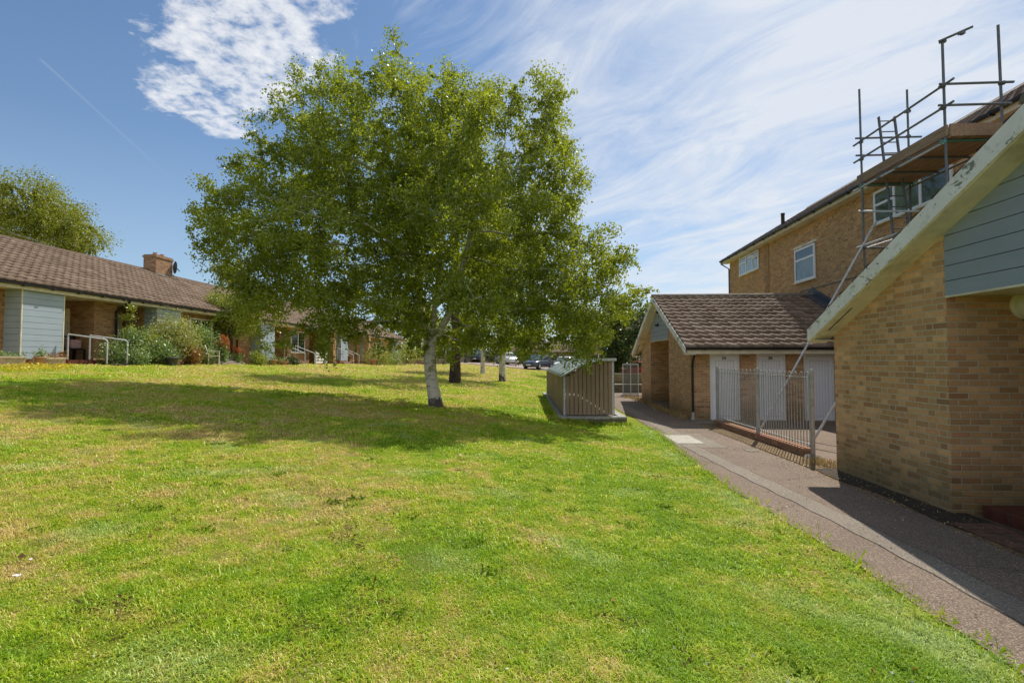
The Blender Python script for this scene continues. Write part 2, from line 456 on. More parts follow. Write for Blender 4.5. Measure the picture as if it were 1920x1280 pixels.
def m_tarmac(name, base, hi, speck=.5, moss=None):
    t = NT(name)
    n = t.noise(150, 3, .8); n2 = t.noise(1.3, 5, .6); n3 = t.noise(420, 2, .5)
    vo = t.n('ShaderNodeTexVoronoi'); vo.inputs['Scale'].default_value = 130; t.l(t.pos(), vo.inputs['Vector'])
    sv = t.n('ShaderNodeSeparateColor'); t.l(vo.outputs['Color'], sv.inputs[0])
    c = t.ramp(sv.outputs[0], [(.0, tuple(x*.55 for x in base)), (.5, base), (.85, hi), (1, tuple(min(1, x*1.7) for x in hi))])
    c = t.mix(t.ramp(n2, [(.35, .35), (.65, 0)]), c, c4(*[x*.55 for x in base]))
    c = t.mix(t.ramp(t.noise(.5, 3), [(.4, 0), (.7, .3)]), c, c4(*hi))
    if moss: c = t.mix(t.ramp(t.noise(6, 5, .7), [(.5, 0), (.65, .8)]), c, c4(*moss))
    t.bsdf(c, .9, 0, t.bump(t.math('ADD', sv.outputs[0], n), .6, .006), .3)
    return t.m
M['tarmac'] = m_tarmac('path_tarmac', (.190,.143,.108), (.29,.225,.175))
M['tarmac_dark'] = m_tarmac('yard_tarmac', (.20,.15,.115), (.30,.23,.18), moss=(.22,.15,.08))
M['strip'] = m_tarmac('trench_strip', (.24,.205,.165), (.31,.27,.22))
M['soil'] = m_tarmac('edge_soil', (.14,.10,.06), (.30,.20,.11), moss=(.36,.25,.10))
M['soil_dark'] = m_tarmac('dark_soil', (.05,.038,.028), (.11,.08,.055), moss=(.03,.03,.018))
M['road'] = m_tarmac('far_road', (.32,.25,.21), (.42,.34,.29))
M['bed'] = m_tarmac('bed_soil', (.10,.07,.045), (.18,.12,.08))

def axis(fine0, fine1, step, lo, hi, grow=1.25):
    a = list(np.arange(fine0, fine1+1e-6, step)); s = step
    while a[-1] < hi: s *= grow; a.append(a[-1]+s)
    s = step
    while a[0] > lo: s *= grow; a.insert(0, a[0]-s)
    return np.array(a)
def build_ground():
    xs = axis(-20, 6, .35, -500, 500); ys = axis(-2, 34, .4, -120, 700)
    X, Y = np.meshgrid(xs, ys, indexing='ij')
    Z = zg(X, Y) + .018*np.sin(X*1.9+Y*.7)*np.sin(Y*1.3-X*.5)*(X < 1.2)
    V = np.stack([X, Y, Z], -1).reshape(-1, 3)
    nx, ny = len(xs), len(ys)
    i, j = np.meshgrid(np.arange(nx-1), np.arange(ny-1), indexing='ij')
    a = (i*ny+j).ravel()
    F = np.stack([a, a+ny, a+ny+1, a+1], -1)
    o = npmesh('ground', V, F, M['lawn'], smooth=True)
    tag(o, kind='structure')
build_ground()

def sheet(name, pts_l, pts_r, mat, dz, kind='structure', thick=None):
    """strip between two polylines (x,y), laid dz above the terrain"""
    mb = MB(); v = []
    for (a, b) in zip(pts_l, pts_r):
        v.append((a[0], a[1], gz(*a)+dz)); v.append((b[0], b[1], gz(*b)+dz))
    f = [(2*i, 2*i+1, 2*i+3, 2*i+2) for i in range(len(pts_l)-1)]
    mb.add(v, f)
    o = mb.build(name, mat); tag(o, kind=kind); return o
ys = np.arange(-6, 27.01, .25)
sheet('path', [(float(pathedge(y)), y) for y in ys], [(4.32+.03*math.sin(y*2.3)+(.25 if y > 15 else 0), y) for y in ys], M['tarmac'], .012)
ys2 = np.arange(-6, 30.01, .5)
sheet('path_verge', [(4.2, y) for y in ys2], [(5.1, y) for y in ys2], M['soil'], .006)
sheet('yard', [(4.98, y) for y in np.arange(8.3, 15.6, .5)], [(10.2, y) for y in np.arange(8.3, 15.6, .5)], M['tarmac_dark'], .010)
ysd = np.arange(1, 8.6, .25)
sheet('soil_strip', [(4.42+.05*math.sin(y*3), y) for y in ysd], [(4.9, y) for y in ysd], M['soil_dark'], .016)
ys3 = np.arange(-2, 10.8, .25)
def stripx(y): return 3.22+.045*max(0, y-4)*(-.6)+.16*math.exp(-((y-5)/3)**2)
sheet('resurfaced_strip', [(stripx(y)-.14+.012*math.sin(y*9), y) for y in ys3], [(stripx(y)+.15+.012*math.sin(y*7), y) for y in ys3], M['strip'], .016)
sheet('patched_tarmac', [(3.0, y) for y in (12.1, 13, 14, 15, 16, 18, 20)], [(3.35, y) for y in (12.1, 13, 14, 15, 16, 18, 20)], M['strip'], .016)
sheet('patched_square', [(2.8, 10.35), (2.8, 12.3)], [(3.75, 10.35), (3.75, 12.3)], M['strip'], .0165)
sheet('concrete_apron', [(4.35, 14.2), (4.35, 15.2)], [(5.05, 14.2), (5.05, 15.2)], M['strip'], .018)
ysr = [50.5, 53, 56, 60, 64]
# far car park and road, draped on the rising ground
def drape(name, x0, x1, y0, y1, mat, dz, n=24, m=6, y0f=None):
    v = []; f = []
    for i in range(n+1):
        for j in range(m+1):
            x = x0+(x1-x0)*i/n
            ya = y0f(x) if y0f else y0
            y = ya+(y1-ya)*j/m
            v.append((x, y, gz(x, y)+dz))
    for i in range(n):
        for j in range(m):
            a = i*(m+1)+j; f.append((a, a+m+1, a+m+2, a+1))
    o = MB().add(v, f).build(name, mat); tag(o, kind='structure'); return o
drape('road', -12, 40, 54, 66, M['road'], .05, y0f=lambda x: 53+.25*max(0, -x)+(-.35*max(0, x)))
drape('pavement', 2.0, 30, 25.2, 27.5, M['tarmac'], .02)
drape('garden_bed', -17.1, -15.25, 17.0, 30.0, M['bed'], .03, 6, 24)

# manhole / slab cover
o = MB().box(2.86, 3.44, 10.8, 11.95, .0, .026).build('inspection_cover', M['lid'], bevel=.004)
tag(o, 'pale rectangular concrete inspection cover set in the path', 'manhole cover')
o = MB().box(3.98, 4.2, 9.95, 10.18, .0, .022).build('stopcock_cover', M['strip'], bevel=.004)
tag(o, 'small square metal cover in the path near the railing', 'access cover')

# hairline cracks and joints in the tarmac
def crack(pts, w, mat, label=None):
    mb = MB(); v = []
    for i, (x, y) in enumerate(pts):
        a = pts[max(0, i-1)]; b = pts[min(len(pts)-1, i+1)]
        dx, dy = b[0]-a[0], b[1]-a[1]; L = math.hypot(dx, dy); nx_, ny_ = -dy/L*w/2, dx/L*w/2
        k = random.uniform(.4, 1.3); v += [(x-nx_*k, y-ny_*k, gz(x, y)+.0205), (x+nx_*k, y+ny_*k, gz(x, y)+.0205)]
    mb.add(v, [(2*i, 2*i+1, 2*i+3, 2*i+2) for i in range(len(pts)-1)])
    o = mb.build('path_joint', mat); tag(o, kind='structure')
M['joint'] = m_paint('joint_tar', (.05,.042,.035), .9, .3, 20)
for sgn, off in ((-1, -.145), (1, .155)):
    crack([(stripx(y)+off+.012*math.sin(y*(9 if sgn < 0 else 7)), y) for y in np.arange(-1, 10.7, .12)], .006, M['joint'])
for (x0, y0, x1, y1) in ((2.75, 6.1, 3.1, 6.35), (3.5, 4.6, 4.35, 4.4), (3.45, 7.6, 4.3, 7.9), (2.7, 9.0, 3.0, 8.8), (4.3, 9.0, 4.9, 8.75), (3.4, 13.2, 4.3, 13.5)):
    crack([(x0+(x1-x0)*f+random.gauss(0, .012), y0+(y1-y0)*f+random.gauss(0, .018)) for f in np.linspace(0, 1, 16)], .006, M['joint'])

# ------------------------------------------------------------------ grass blades
def build_grass():
    Vs = []; Ts = []; Es = []
    def zone(y0, y1, dens, h, w, xmaxf=None):
        xl = -1.12*y1-1.5
        n = int((min(3.6, y1*1.1)-max(xl, -15.6))*(y1-y0)*dens)
        x = RNG.uniform(max(xl, -15.6), min(3.6, y1*1.1), n); y = RNG.uniform(y0, y1, n)
        keep = (x < pathedge(y)-.02+RNG.normal(0, .05, n)) & (x > -1.13*y-1.0)
        # bin store plinth
        ins = (x > .48-.04*(y-13.6)) & (y > 13.55) & (y < 24.5); keep &= ~ins
        keep &= ~((y > 24) & (x > 1.5))
        x = x[keep]; y = y[keep]
        # clumpy height
        cl = .5+.5*np.sin(x*3.1+np.sin(y*2.3)*1.7)*np.sin(y*2.7+np.sin(x*1.9)*1.3)
        cl2 = .5+.5*np.sin(x*11+np.sin(y*7)*2)*np.sin(y*9.3+np.sin(x*8)*2)
        n = len(x)
        hh = h*(.30+.55*cl+.85*cl2)*RNG.uniform(.5, 1.25, n)
        edge = (x > pathedge(y)-.28)
        hh = np.where(edge, hh*RNG.uniform(.9, 1.5, n), hh)
        tall = RNG.random(n) < .006; hh = np.where(tall, hh*2.2, hh)
        ww = w*RNG.uniform(.6, 1.3, n)
        th = RNG.uniform(0, 2*np.pi, n); lean = RNG.uniform(.25, 1.5, n)
        z = zg(x, y)+.018*np.sin(x*1.9+y*.7)*np.sin(y*1.3-x*.5)*(x < 1.2)-.004
        dx, dy = np.cos(th), np.sin(th)
        ph = th+np.pi/2+RNG.uniform(-.6, .6, n)
        px, py = np.cos(ph)*ww/2, np.sin(ph)*ww/2
        b0 = np.stack([x-px, y-py, z], -1); b1 = np.stack([x+px, y+py, z], -1)
        mx, my, mz = x+dx*hh*lean*.35, y+dy*hh*lean*.35, z+hh*.6
        m0 = np.stack([mx-px*.75, my-py*.75, mz], -1); m1 = np.stack([mx+px*.75, my+py*.75, mz], -1)
        t0 = np.stack([x+dx*hh*lean, y+dy*hh*lean, z+hh*(1-.45*lean)], -1)
        V = np.stack([b0, b1, m1, m0, t0], 1)
        Vs.append(V); Ts.append(RNG.random(n))
        ed = np.exp(-((x-pathedge(y)+.22)/.16)**2)*(.5+.5*np.sin(y*2.1+.5))*.8
        pt = np.clip(np.sin(x*2.3+1.1*np.sin(y*1.7))*np.sin(y*3.1+np.sin(x*2.9))-.62, 0, 1)*1.6
        Es.append(np.clip((ed+pt)*RNG.uniform(.2, 1.2, n), 0, .85))
    zone(1.6, 4.2, 13500, .036, .0054)
    zone(4.2, 7.5, 5800, .040, .0088)
    zone(7.5, 13, 1900, .042, .015)
    zone(13, 24, 420, .055, .030)
    zone(24, 52, 70, .07, .06)
    V = np.concatenate(Vs); T = np.concatenate(Ts); n = len(V)
    base = np.arange(n)[:, None]*5
    F = np.concatenate([np.concatenate([base+0, base+1, base+2], 1), np.concatenate([base+0, base+2, base+3], 1), np.concatenate([base+3, base+2, base+4], 1)])
    o = npmesh('grass', V.reshape(-1, 3), F, M['blade'], attr={'tint': np.concatenate([T, T, T]), 'edge': np.concatenate(Es*3)})
    tag(o, 'mown green lawn grass with dry straw-coloured patches', 'grass', kind='stuff')
    print('blades', n)
build_grass()

def tufts(name, label, cat, spots, mat, h, w, n, spread, kind='stuff', lean=.6):
    Vs = []; Ts = []
    for (cx, cy) in spots:
        m = n
        x = cx+RNG.normal(0, spread, m); y = cy+RNG.normal(0, spread, m); z = zg(x, y)
        hh = h*RNG.uniform(.4, 1.2, m); ww = w*RNG.uniform(.6, 1.3, m)
        th = RNG.uniform(0, 2*np.pi, m); ln = RNG.uniform(.1, 1, m)*lean
        dx, dy = np.cos(th), np.sin(th); ph = RNG.uniform(0, 2*np.pi, m)
        px, py = np.cos(ph)*ww/2, np.sin(ph)*ww/2
        b0 = np.stack([x-px, y-py, z], -1); b1 = np.stack([x+px, y+py, z], -1)
        m1 = np.stack([x+dx*hh*ln*.4+px, y+dy*hh*ln*.4+py, z+hh*.6], -1)
        t0 = np.stack([x+dx*hh*ln, y+dy*hh*ln, z+hh*(1-.35*ln)], -1)
        Vs.append(np.stack([b0, b1, m1, t0], 1)); Ts.append(RNG.random(m))
    V = np.concatenate(Vs); T = np.concatenate(Ts)
    F = np.arange(len(V)*4).reshape(-1, 4)
    o = npmesh(name, V.reshape(-1, 3), F, mat, attr={'tint': T})
    tag(o, label, cat, kind=kind); return o

# ------------------------------------------------------------------ foliage
def leaf_cloud(name, C, size, mat, parent=None, aspect=.7, tint=None, hang=.0, origin=(0,0,0)):
    """one small diamond leaf per centre"""
    n = len(C)
    d = RNG.normal(0, 1, (n, 3)); d[:, 2] -= hang*1.6; d /= np.linalg.norm(d, axis=1)[:, None]
    e = RNG.normal(0, 1, (n, 3)); e -= (e*d).sum(1)[:, None]*d; e /= np.linalg.norm(e, axis=1)[:, None]
    s = (size*RNG.uniform(.65, 1.25, n))[:, None]
    a = C-d*s*.5; b = C+e*s*.5*aspect-d*s*.08; c = C+d*s*.5; f = C-e*s*.5*aspect-d*s*.08
    V = np.stack([a, b, c, f], 1).reshape(-1, 3)-np.array(origin)
    F = np.arange(n*4).reshape(-1, 4)
    if tint is None: tint = RNG.random(n)
    return npmesh(name, V, F, mat, parent, attr={'tint': tint})

def blob_points(blobs, n, shell=.55):
    """points inside a union of ellipsoids, n shared out by volume"""
    w = np.array([b[3]*b[4]*b[5] for b in blobs])**.85; w /= w.sum()
    out = []
    for b, k in zip(blobs, (w*n).astype(int)):
        d = RNG.normal(0, 1, (k, 3)); d /= np.linalg.norm(d, axis=1)[:, None]
        r = RNG.random(k)**(1/3*(1-shell)+.02)
        r = r*(1+.08*RNG.normal(0, 1, k))
        out.append(np.array(b[:3])+d*r[:, None]*np.array(b[3:6]))
    return np.concatenate(out)

def colonize(start, parents, attr, step=.35, infl=3.5, kill=.7, iters=140, up=.0):
    N = [np.array(p, float) for p in start]; P = list(parents)
    A = attr.copy()
    for it in range(iters):
        if len(A) == 0: break
        NN = np.array(N)
        d2 = ((A[:, None, :]-NN[None])**2).sum(-1)
        j = d2.argmin(1); dm = np.sqrt(d2[np.arange(len(A)), j])
        act = dm < infl
        if not act.any(): infl *= 1.5; continue
        new = 0
        for k in np.unique(j[act]):
            v = A[act & (j == k)]-NN[k]; v = v/np.linalg.norm(v, axis=1)[:, None]
            g = v.mean(0)+np.array([0, 0, up])+RNG.normal(0, .12, 3)
            g /= np.linalg.norm(g)+1e-9
            q = NN[k]+g*step
            if min(((q-x)**2).sum() for x in N[-60:]+[N[k]]) < (step*.3)**2: continue
            N.append(q); P.append(int(k)); new += 1
        NN = np.array(N)
        dd = np.sqrt(((A[:, None, :]-NN[None, -max(new, 1):])**2).sum(-1)).min(1)
        A = A[dd > kill]
        if new == 0: kill *= 1.2
        if len(N) > 2600: break
    return np.array(N), P

def radii(N, P, tip=.008, ex=2.3, cap=None):
    n = len(N); acc = np.zeros(n); kids = [[] for _ in range(n)]
    for i in range(n):
        if P[i] >= 0: kids[P[i]].append(i)
    rad = np.zeros(n)
    for i in range(n-1, -1, -1):
        rad[i] = tip if not kids[i] else sum(rad[k]**ex for k in kids[i])**(1/ex)
    return rad, kids

def wood(name, N, P, mat, parent, rad, kids, n_big=12, n_small=5, origin=(0,0,0), flare=None, minr=0):
    mb = MB(); O = Vector(origin)
    roots = [i for i in range(len(N)) if P[i] < 0]
    stack = [(r, -1) for r in roots]
    while stack:
        i, pre = stack.pop()
        path = [i] if pre < 0 else [pre, i]
        while kids[path[-1]]:
            ks = sorted(kids[path[-1]], key=lambda k: -rad[k])
            for k in ks[1:]: stack.append((k, path[-1]))
            path.append(ks[0])
        if len(path) < 2: continue
        if rad[path[1]] < minr: continue
        pts = [Vector(N[k])-O for k in path]; rs = [rad[k] for k in path]
        if pre >= 0: rs[0] = rs[1]
        rs = [(rs[max(0, q-1)]+rs[q]+rs[min(len(rs)-1, q+1)])/3 for q in range(len(rs))]
        if flare and pre < 0: rs[0] *= flare; rs[1] *= 1+(flare-1)*.3
        mb.tube(pts, rs, n_big if rs[0] > .06 else n_small, True)
    return mb.build(name, mat, parent)

def tree(name, label, cat, base, start, parents, blobs, nattr, nleaf, lsize, bark, leafmat, group=None,
         step=.35, tip=.008, trunk_r=None, hang=.5, twig=.7, flare=1.5, minr=0, strands=3, iters=140, kill=.7, fill=.5, fr=.24, tipr=.045):
    t = empty(name, base, label=label, cat=cat, group=group)
    A = blob_points(blobs, nattr, .2)
    N, P = colonize(start, parents, A, step=step, iters=iters, kill=kill)
    rad, kids = radii(N, P, tip)
    if trunk_r:
        k = trunk_r/rad[0]; rad = np.where(rad > tip*1.8, rad*(1+(k-1)*np.clip((rad/rad[0]), 0, 1)**.5), rad)
    wood('trunk', N, P, bark, t, rad, kids, origin=base, flare=flare, minr=minr)
    thin = np.array([i for i in range(len(N)) if rad[i] < tipr])
    # drooping leafy strands from the thin wood
    per = max(1, int(nleaf*(1-fill))//max(1, len(thin)*strands))
    ns = len(thin)*strands
    src = N[np.repeat(thin, strands)]+RNG.normal(0, .06, (ns, 3))
    d = RNG.normal(0, 1, (ns, 3)); d[:, 2] = d[:, 2]*.5+.05; d /= np.linalg.norm(d, axis=1)[:, None]
    L = twig*RNG.uniform(.4, 1.25, ns)
    tt = np.linspace(.08, 1, per)
    C = src[:, None, :]+d[:, None, :]*(L[:, None]*tt[None]*.8)[..., None]
    C[..., 2] -= (hang*L[:, None]*tt[None]**2)*1.1
    C = C.reshape(-1, 3)+RNG.normal(0, .035, (ns*per, 3))
    clump = RNG.random(len(thin))*.45
    tint = np.clip(np.repeat(np.repeat(clump, strands), per)+RNG.random(ns*per)*.6, 0, 1)
    # fine leafy sprays filling the crown between the twigs
    S = blob_points(blobs, max(300, int(nleaf*fill/185)), .35)
    k_ = int(nleaf*fill)//len(S)
    ax = RNG.normal(0, 1, (len(S), 3)); ax[:, 2] -= .7; ax /= np.linalg.norm(ax, axis=1)[:, None]
    al = RNG.uniform(-1, 1, (len(S), k_))[..., None]*ax[:, None, :]*fr*1.8*RNG.uniform(.5, 1.3, (len(S), 1, 1))
    G = S[:, None, :]+al+RNG.normal(0, fr*.62, (len(S), k_, 3))
    C = np.concatenate([C, G.reshape(-1, 3)])
    tint = np.concatenate([tint, np.clip(np.repeat(RNG.random(len(S))*.6-.1, k_)+RNG.random(len(S)*k_)**1.5*.7, 0, 1)])
    leaf_cloud('crown', C, lsize, leafmat, t, .72, tint, .5, base)
    print(name, 'nodes', len(N), 'leaves', len(C))
    return t

# ------------------------------------------------------------------ camera numbers, also used to read distances off
CAMH, FOC, YAW, PIT = 1.78, 933., R(3.374), math.atan(35/933)
def at(px, py, Y):
    """world point seen at a photograph pixel, at the given distance Y"""
    a, b = (px-960)/FOC, (640-py)/FOC
    r = (math.cos(YAW), math.sin(YAW), 0)
    f = (-math.sin(YAW)*math.cos(PIT), math.cos(YAW)*math.cos(PIT), math.sin(PIT))
    u = (math.sin(YAW)*math.sin(PIT), -math.cos(YAW)*math.sin(PIT), math.cos(PIT))
    d = [r[i]*a+u[i]*b+f[i] for i in range(3)]
    k = Y/d[1]
    return np.array([d[0]*k, Y, CAMH+d[2]*k])
def blob(px, py, rx, ry, Y, ryd):
    p = at(px, py, Y); return (p[0], p[1], p[2], rx*Y/FOC, ryd, ry*Y/FOC)

# ------------------------------------------------------------------ roofs of interlocking tiles
def tile_roof(name, o0, udir, vdir, L, S, mat, parent, tw=.3, gauge=.335, amp=.022, thick=.022, k=6, profile='pan', over=.0):
    """o0 lower-left corner, udir along the eave, vdir up the slope"""
    u = Vector(udir).normalized(); v = Vector(vdir).normalized(); nrm = u.cross(v)
    if nrm.z < 0: nrm = -nrm
    o0 = Vector(o0)
    nu = int(round(L/tw)); tw = L/nu; nv = int(math.ceil(S/gauge)); gauge = S/nv
    V = []; F = []; T = []
    for r in range(nv):
        for c in range(nu):
            off = 0
            j = random.uniform(-.003, .003); skew = random.uniform(-.004, .004); tn = min(1, max(0, random.gauss(.5, .3)))
            n0 = len(V)
            for q in range(k+1):
                f = q/k
                if profile == 'pan': h = amp*(.5+.5*math.sin(2*math.pi*(f+.05)))*1.0 + amp*.25*math.sin(4*math.pi*f)
                else:
                    h = amp*(1 if (.12 < f < .42 or .62 < f < .92) else 0)
                uu = (c+f)*tw
                lo = r*gauge + skew*f
                V.append(o0+u*uu+v*lo+nrm*(-.004))
                V.append(o0+u*uu+v*lo+nrm*(thick+h+j))
                V.append(o0+u*uu+v*((r+1)*gauge+.004)+nrm*(h*1.0+.0))
            for q in range(k):
                a = n0+3*q
                F.append((a, a+3, a+4, a+1)); F.append((a+1, a+4, a+5, a+2)); T += [tn*.8, tn]
    V = np.array([tuple(p) for p in V]); F = np.array(F)
    return npmesh(name, V, F, mat, parent, attr={'tint': T})

def boards(name, plane_x, y0, y1, z0, z1, pitch, mat, parent, thick=.02, face=-1, cut=None, axis_='x'):
    """painted boards with open shadow joints; cut=(a,b,c) half planes a*y+b*z<=c clip them to a roof slope"""
    mb = MB(); z = z0
    while z < z1-.01:
        zt = min(z+pitch-.009, z1)
        P = [(y0, z), (y1, z), (y1, zt), (y0, zt)]
        for (a, b, c) in (cut or []):
            Q = []
            for k in range(len(P)):
                p, q = P[k], P[(k+1) % len(P)]
                dp, dq = a*p[0]+b*p[1]-c, a*q[0]+b*q[1]-c
                if dp <= 0: Q.append(p)
                if dp*dq < 0:
                    f = dp/(dp-dq); Q.append((p[0]+(q[0]-p[0])*f, p[1]+(q[1]-p[1])*f))
            P = Q
            if len(P) < 3: break
        if len(P) >= 3: mb.prism(P, min(plane_x, plane_x+face*thick), max(plane_x, plane_x+face*thick), axis_)
        z += pitch
    return mb.build(name, mat, parent)

def fixed_window(parent, plane_x, y0, y1, z0, z1, face, lights, glass, frame_w=.06, name='window', opened=None):
    """lights: list of (ya,yb,za,zb) glazed openings as fractions; the bars between them are the frame"""
    d0, d1 = plane_x, plane_x+face*.05
    lo, hi = min(d0, d1), max(d0, d1)
    fb = MB()
    fb.box(lo, hi, y0, y1, z0, z0+frame_w).box(lo, hi, y0, y1, z1-frame_w, z1)
    fb.box(lo, hi, y0, y0+frame_w, z0+frame_w, z1-frame_w).box(lo, hi, y1-frame_w, y1, z0+frame_w, z1-frame_w)
    ycuts = sorted({a for l in lights for a in l[:2]} - {0, 1})
    for c in ycuts:
        yc = y0+(y1-y0)*c; fb.box(lo+.002, hi-.002, yc-frame_w*.6, yc+frame_w*.6, z0+frame_w, z1-frame_w)
    for (fa, fb_, c) in sorted({(l[0], l[1], c) for l in lights for c in (l[2], l[3]) if 0 < c < 1}):
        zc = z0+(z1-z0)*c
        fb.box(lo+.004, hi-.004, y0+(y1-y0)*fa+frame_w*.6, y0+(y1-y0)*fb_-frame_w*.6, zc-frame_w*.5, zc+frame_w*.5)
    w = fb.build(name, M['white'], parent)
    gx = plane_x+face*.02
    for i, l in enumerate(lights):
        ya, yb = y0+(y1-y0)*l[0]+frame_w*.4, y0+(y1-y0)*l[1]-frame_w*.4
        za, zb = z0+(z1-z0)*l[2]+frame_w*.4, z0+(z1-z0)*l[3]-frame_w*.4
        mb = MB()
        mb.box(min(gx, gx+face*.006), max(gx, gx+face*.006), ya, yb, za, zb)
        mb.build('pane', glass if not isinstance(glass, list) else glass[i % len(glass)], w)
    sl = MB().box(min(plane_x, plane_x+face*.09), max(plane_x, plane_x+face*.09), y0-.04, y1+.04, z0-.045, z0-.002)
    sl.build('sill', M['cream'], w)
    return w

# ------------------------------------------------------------------ gabled single storey brick buildings on the right
def gabled(label, x0, x1, ya, yb, ov, rec, rdep, zr, ze, bx, cat='building', eave_gut=True, step=True):
    """gable end faces -x at x0, ridge along x; walls between ya..yb, porch recess rec=(y,y)"""
    t = empty('brick_building', (0,0,0), label=label, cat=cat)
    ym = (ya+yb)/2; half = (yb-ya)/2+ov; sl = (zr-ze)/half
    zw = lambda y: zr-.20-sl*abs(y-ym)
    mb = MB()
    ra, rb = rec
    mb.prism([(ya,-.3),(ra,-.3),(ra,zw(ra)),(ya,zw(ya))], x0, x0+rdep+.01, 'x')
    mb.prism([(rb,-.3),(yb,-.3),(yb,zw(yb)),(rb,zw(rb))], x0, x0+rdep+.01, 'x')
    mb.prism([(ya+.001,-.3),(yb-.001,-.3),(yb-.001,zw(yb)-.001),(ym,zw(ym)),(ya+.001,zw(ya)-.001)], x0+rdep, x1, 'x')
    mb.build('wall', M['brick'], t)
    # porch boarding above the opening
    zb = 2.53
    cz = zr-.22
    cut = [(-sl, 1, cz-sl*ym), (sl, 1, cz+sl*ym)]
    boards('boarding', x0+.012, ra+.006, rb-.006, zb, zr-.2, .178, M['siding'], t, cut=cut)
    bk = [(ra+.004, zb+.002), (rb-.004, zb+.002), (rb-.004, min(cz-sl*(rb-.004-ym), cz)), (ym, cz), (ra+.004, min(cz-sl*(ym-ra-.004), cz))]
    MB().prism(bk, x0+.0125, x0+.05, 'x').build('backing_board', M['siding_dark'], t)
    MB().box(x0+.014, x0+rdep-.004, ra+.003, rb-.003, zb+.01, zb+.05).build('porch_ceiling', M['cream'], t)
    MB().box(x0-.012, x0+.03, ra+.001, rb-.001, zb-.02, zb+.003).build('boarding_trim', M['cream'], t)
    # roof
    tl = math.hypot(half, zr-ze)
    rf = tile_roof('roof', (bx-.03, ym-half, ze), (1,0,0), (0, half, zr-ze), x1-bx+.03, tl, M['tiles_shed'], t, amp=.034, thick=.042)
    tile_roof('roof', (bx-.03, ym+half, ze), (1,0,0), (0, -half, zr-ze), x1-bx+.03, tl, M['tiles_shed'], t, amp=.034, thick=.042)
    rm = MB(); xx = bx-.06
    while xx < x1:
        x2 = min(xx+.45, x1)
        pts = []
        for q in range(9):
            a = math.pi*q/8; pts.append((ym-.13*math.cos(a), zr-.015+.11*math.sin(a)))
        rm.prism(pts, xx, x2-.006, 'x'); xx += .45
    rm.build('ridge_cap', M['ridge'], t)
    # under the tiles: sloping soffit boards and the painted verge boards
    th = .19
    for s in (-1, 1):
        e = ym+s*half
        nm = MB(); nm.prism([(e, ze+.012), (e, ze-.02-th*.95), (ym, zr-.03-th), (ym, zr+.012)], bx-.056, bx-.032, 'x')
        nm.build('verge_board', M['peel'], t, bevel=.003)
        sf = MB(); sf.prism([(e, ze-.03-th*.80), (e, ze-.06-th*.80), (ym, zr-.07-th*.86), (ym, zr-.04-th*.86)], bx-.031, x0+.0, 'x')
        sf.build('soffit', M['cream'], t)
        vt = MB(); vt.prism([(e-s*.4, ze-.062-th*.80+.4*sl), (e-s*.4, ze-.066-th*.80+.4*sl), (ym+s*.05, zr-.076-th*.86), (ym+s*.05, zr-.072-th*.86)], bx+.06, bx+.085, 'x')
        vt.build('soffit_vent', M['darkgrey'], t)
        # eaves
        MB().box(bx+.01, x1, min(e, e-s*.025), max(e, e-s*.025), ze-.19, ze-.04).build('fascia', M['cream2'], t)
        MB().box(bx+.012, x1, min(e-s*.03, ym+s*((yb-ya)/2+.001)), max(e-s*.03, ym+s*((yb-ya)/2+.001)), ze-.188, ze-.17).build('eaves_soffit', M['cream2'], t)
        g = MB(); yy = e+s*.055
        pr = [(yy-.055, ze-.01), (yy-.05, ze-.05), (yy-.02, ze-.075), (yy+.02, ze-.075), (yy+.05, ze-.05), (yy+.055, ze-.01), (yy+.045, ze-.01), (yy+.0, ze-.06), (yy-.045, ze-.01)]
        g.prism(pr, bx-.02, x1, 'x')
        xx = bx+.5
        while xx < x1: g.box(xx-.02, xx+.02, yy-.062, yy+.062, ze-.085, ze-.02); xx += .95
        g.build('gutter', M['black'], t)
    return t, ym, half, sl, zw

nb, nym, nhalf, nsl, nzw = gabled('near brick gabled building with blue boarding and peeling white verge boards beside the path',
    4.75, 9.98, 1.0, 8.38, .22, (3.2, 6.12), 1.9, 4.17, 2.28, 4.50)
# tiled step in the porch
st = MB().box(4.98, 6.64, 3.21, 6.0, 0.0, .145)
st.build('step', M['redtile'], nb, bevel=.008)
tg = MB()
for q in range(8): tg.box(4.974, 4.979, 3.3+q*.34, 3.306+q*.34, .01, .143)
tag(tg.build('tile_joints', M['darkgrey'], nb), kind='stuff')
# bulkhead lamp on the porch side wall
l = empty('wall_light', (5.62, 6.12, 2.42), label='round cream bulkhead light on the brick porch wall of the near building', cat='wall light')
lm = MB(); prof = [(.0,0),(.17,0),(.17,.03),(.165,.05)]
def disc_y(mb, c, prof, n=28):
    v = []; f = []
    for r, d in prof:
        for k in range(n):
            a = 2*math.pi*k/n; v.append((c[0]+r*math.cos(a), c[1]-d, c[2]+r*math.sin(a)))
    for i in range(len(prof)-1):
        for k in range(n):
            k2 = (k+1) % n; f.append((i*n+k, i*n+k2, (i+1)*n+k2, (i+1)*n+k))
    mb.add(v, f, True); mb.add(v[-n:], [tuple(range(n))]); return mb
disc_y(MB(), (0,0,0), [(.165,.001),(.168,.04),(.16,.05)]).build('base', M['cream'], l)
disc_y(MB(), (0,0,0), [(.158,.05),(.157,.09),(.145,.125),(.12,.145),(.06,.155),(.005,.157)]).build('diffuser', M['lampshade'], l)
disc_y(MB(), (.0,-.1465,.085), [(.007,.0),(.006,.004)]).build('indicator_lamp', M['led'], l)
MB().box(-.03, .0, -.06, -.01, -.185, -.16).build('cable_entry', M['darkgrey'], l)
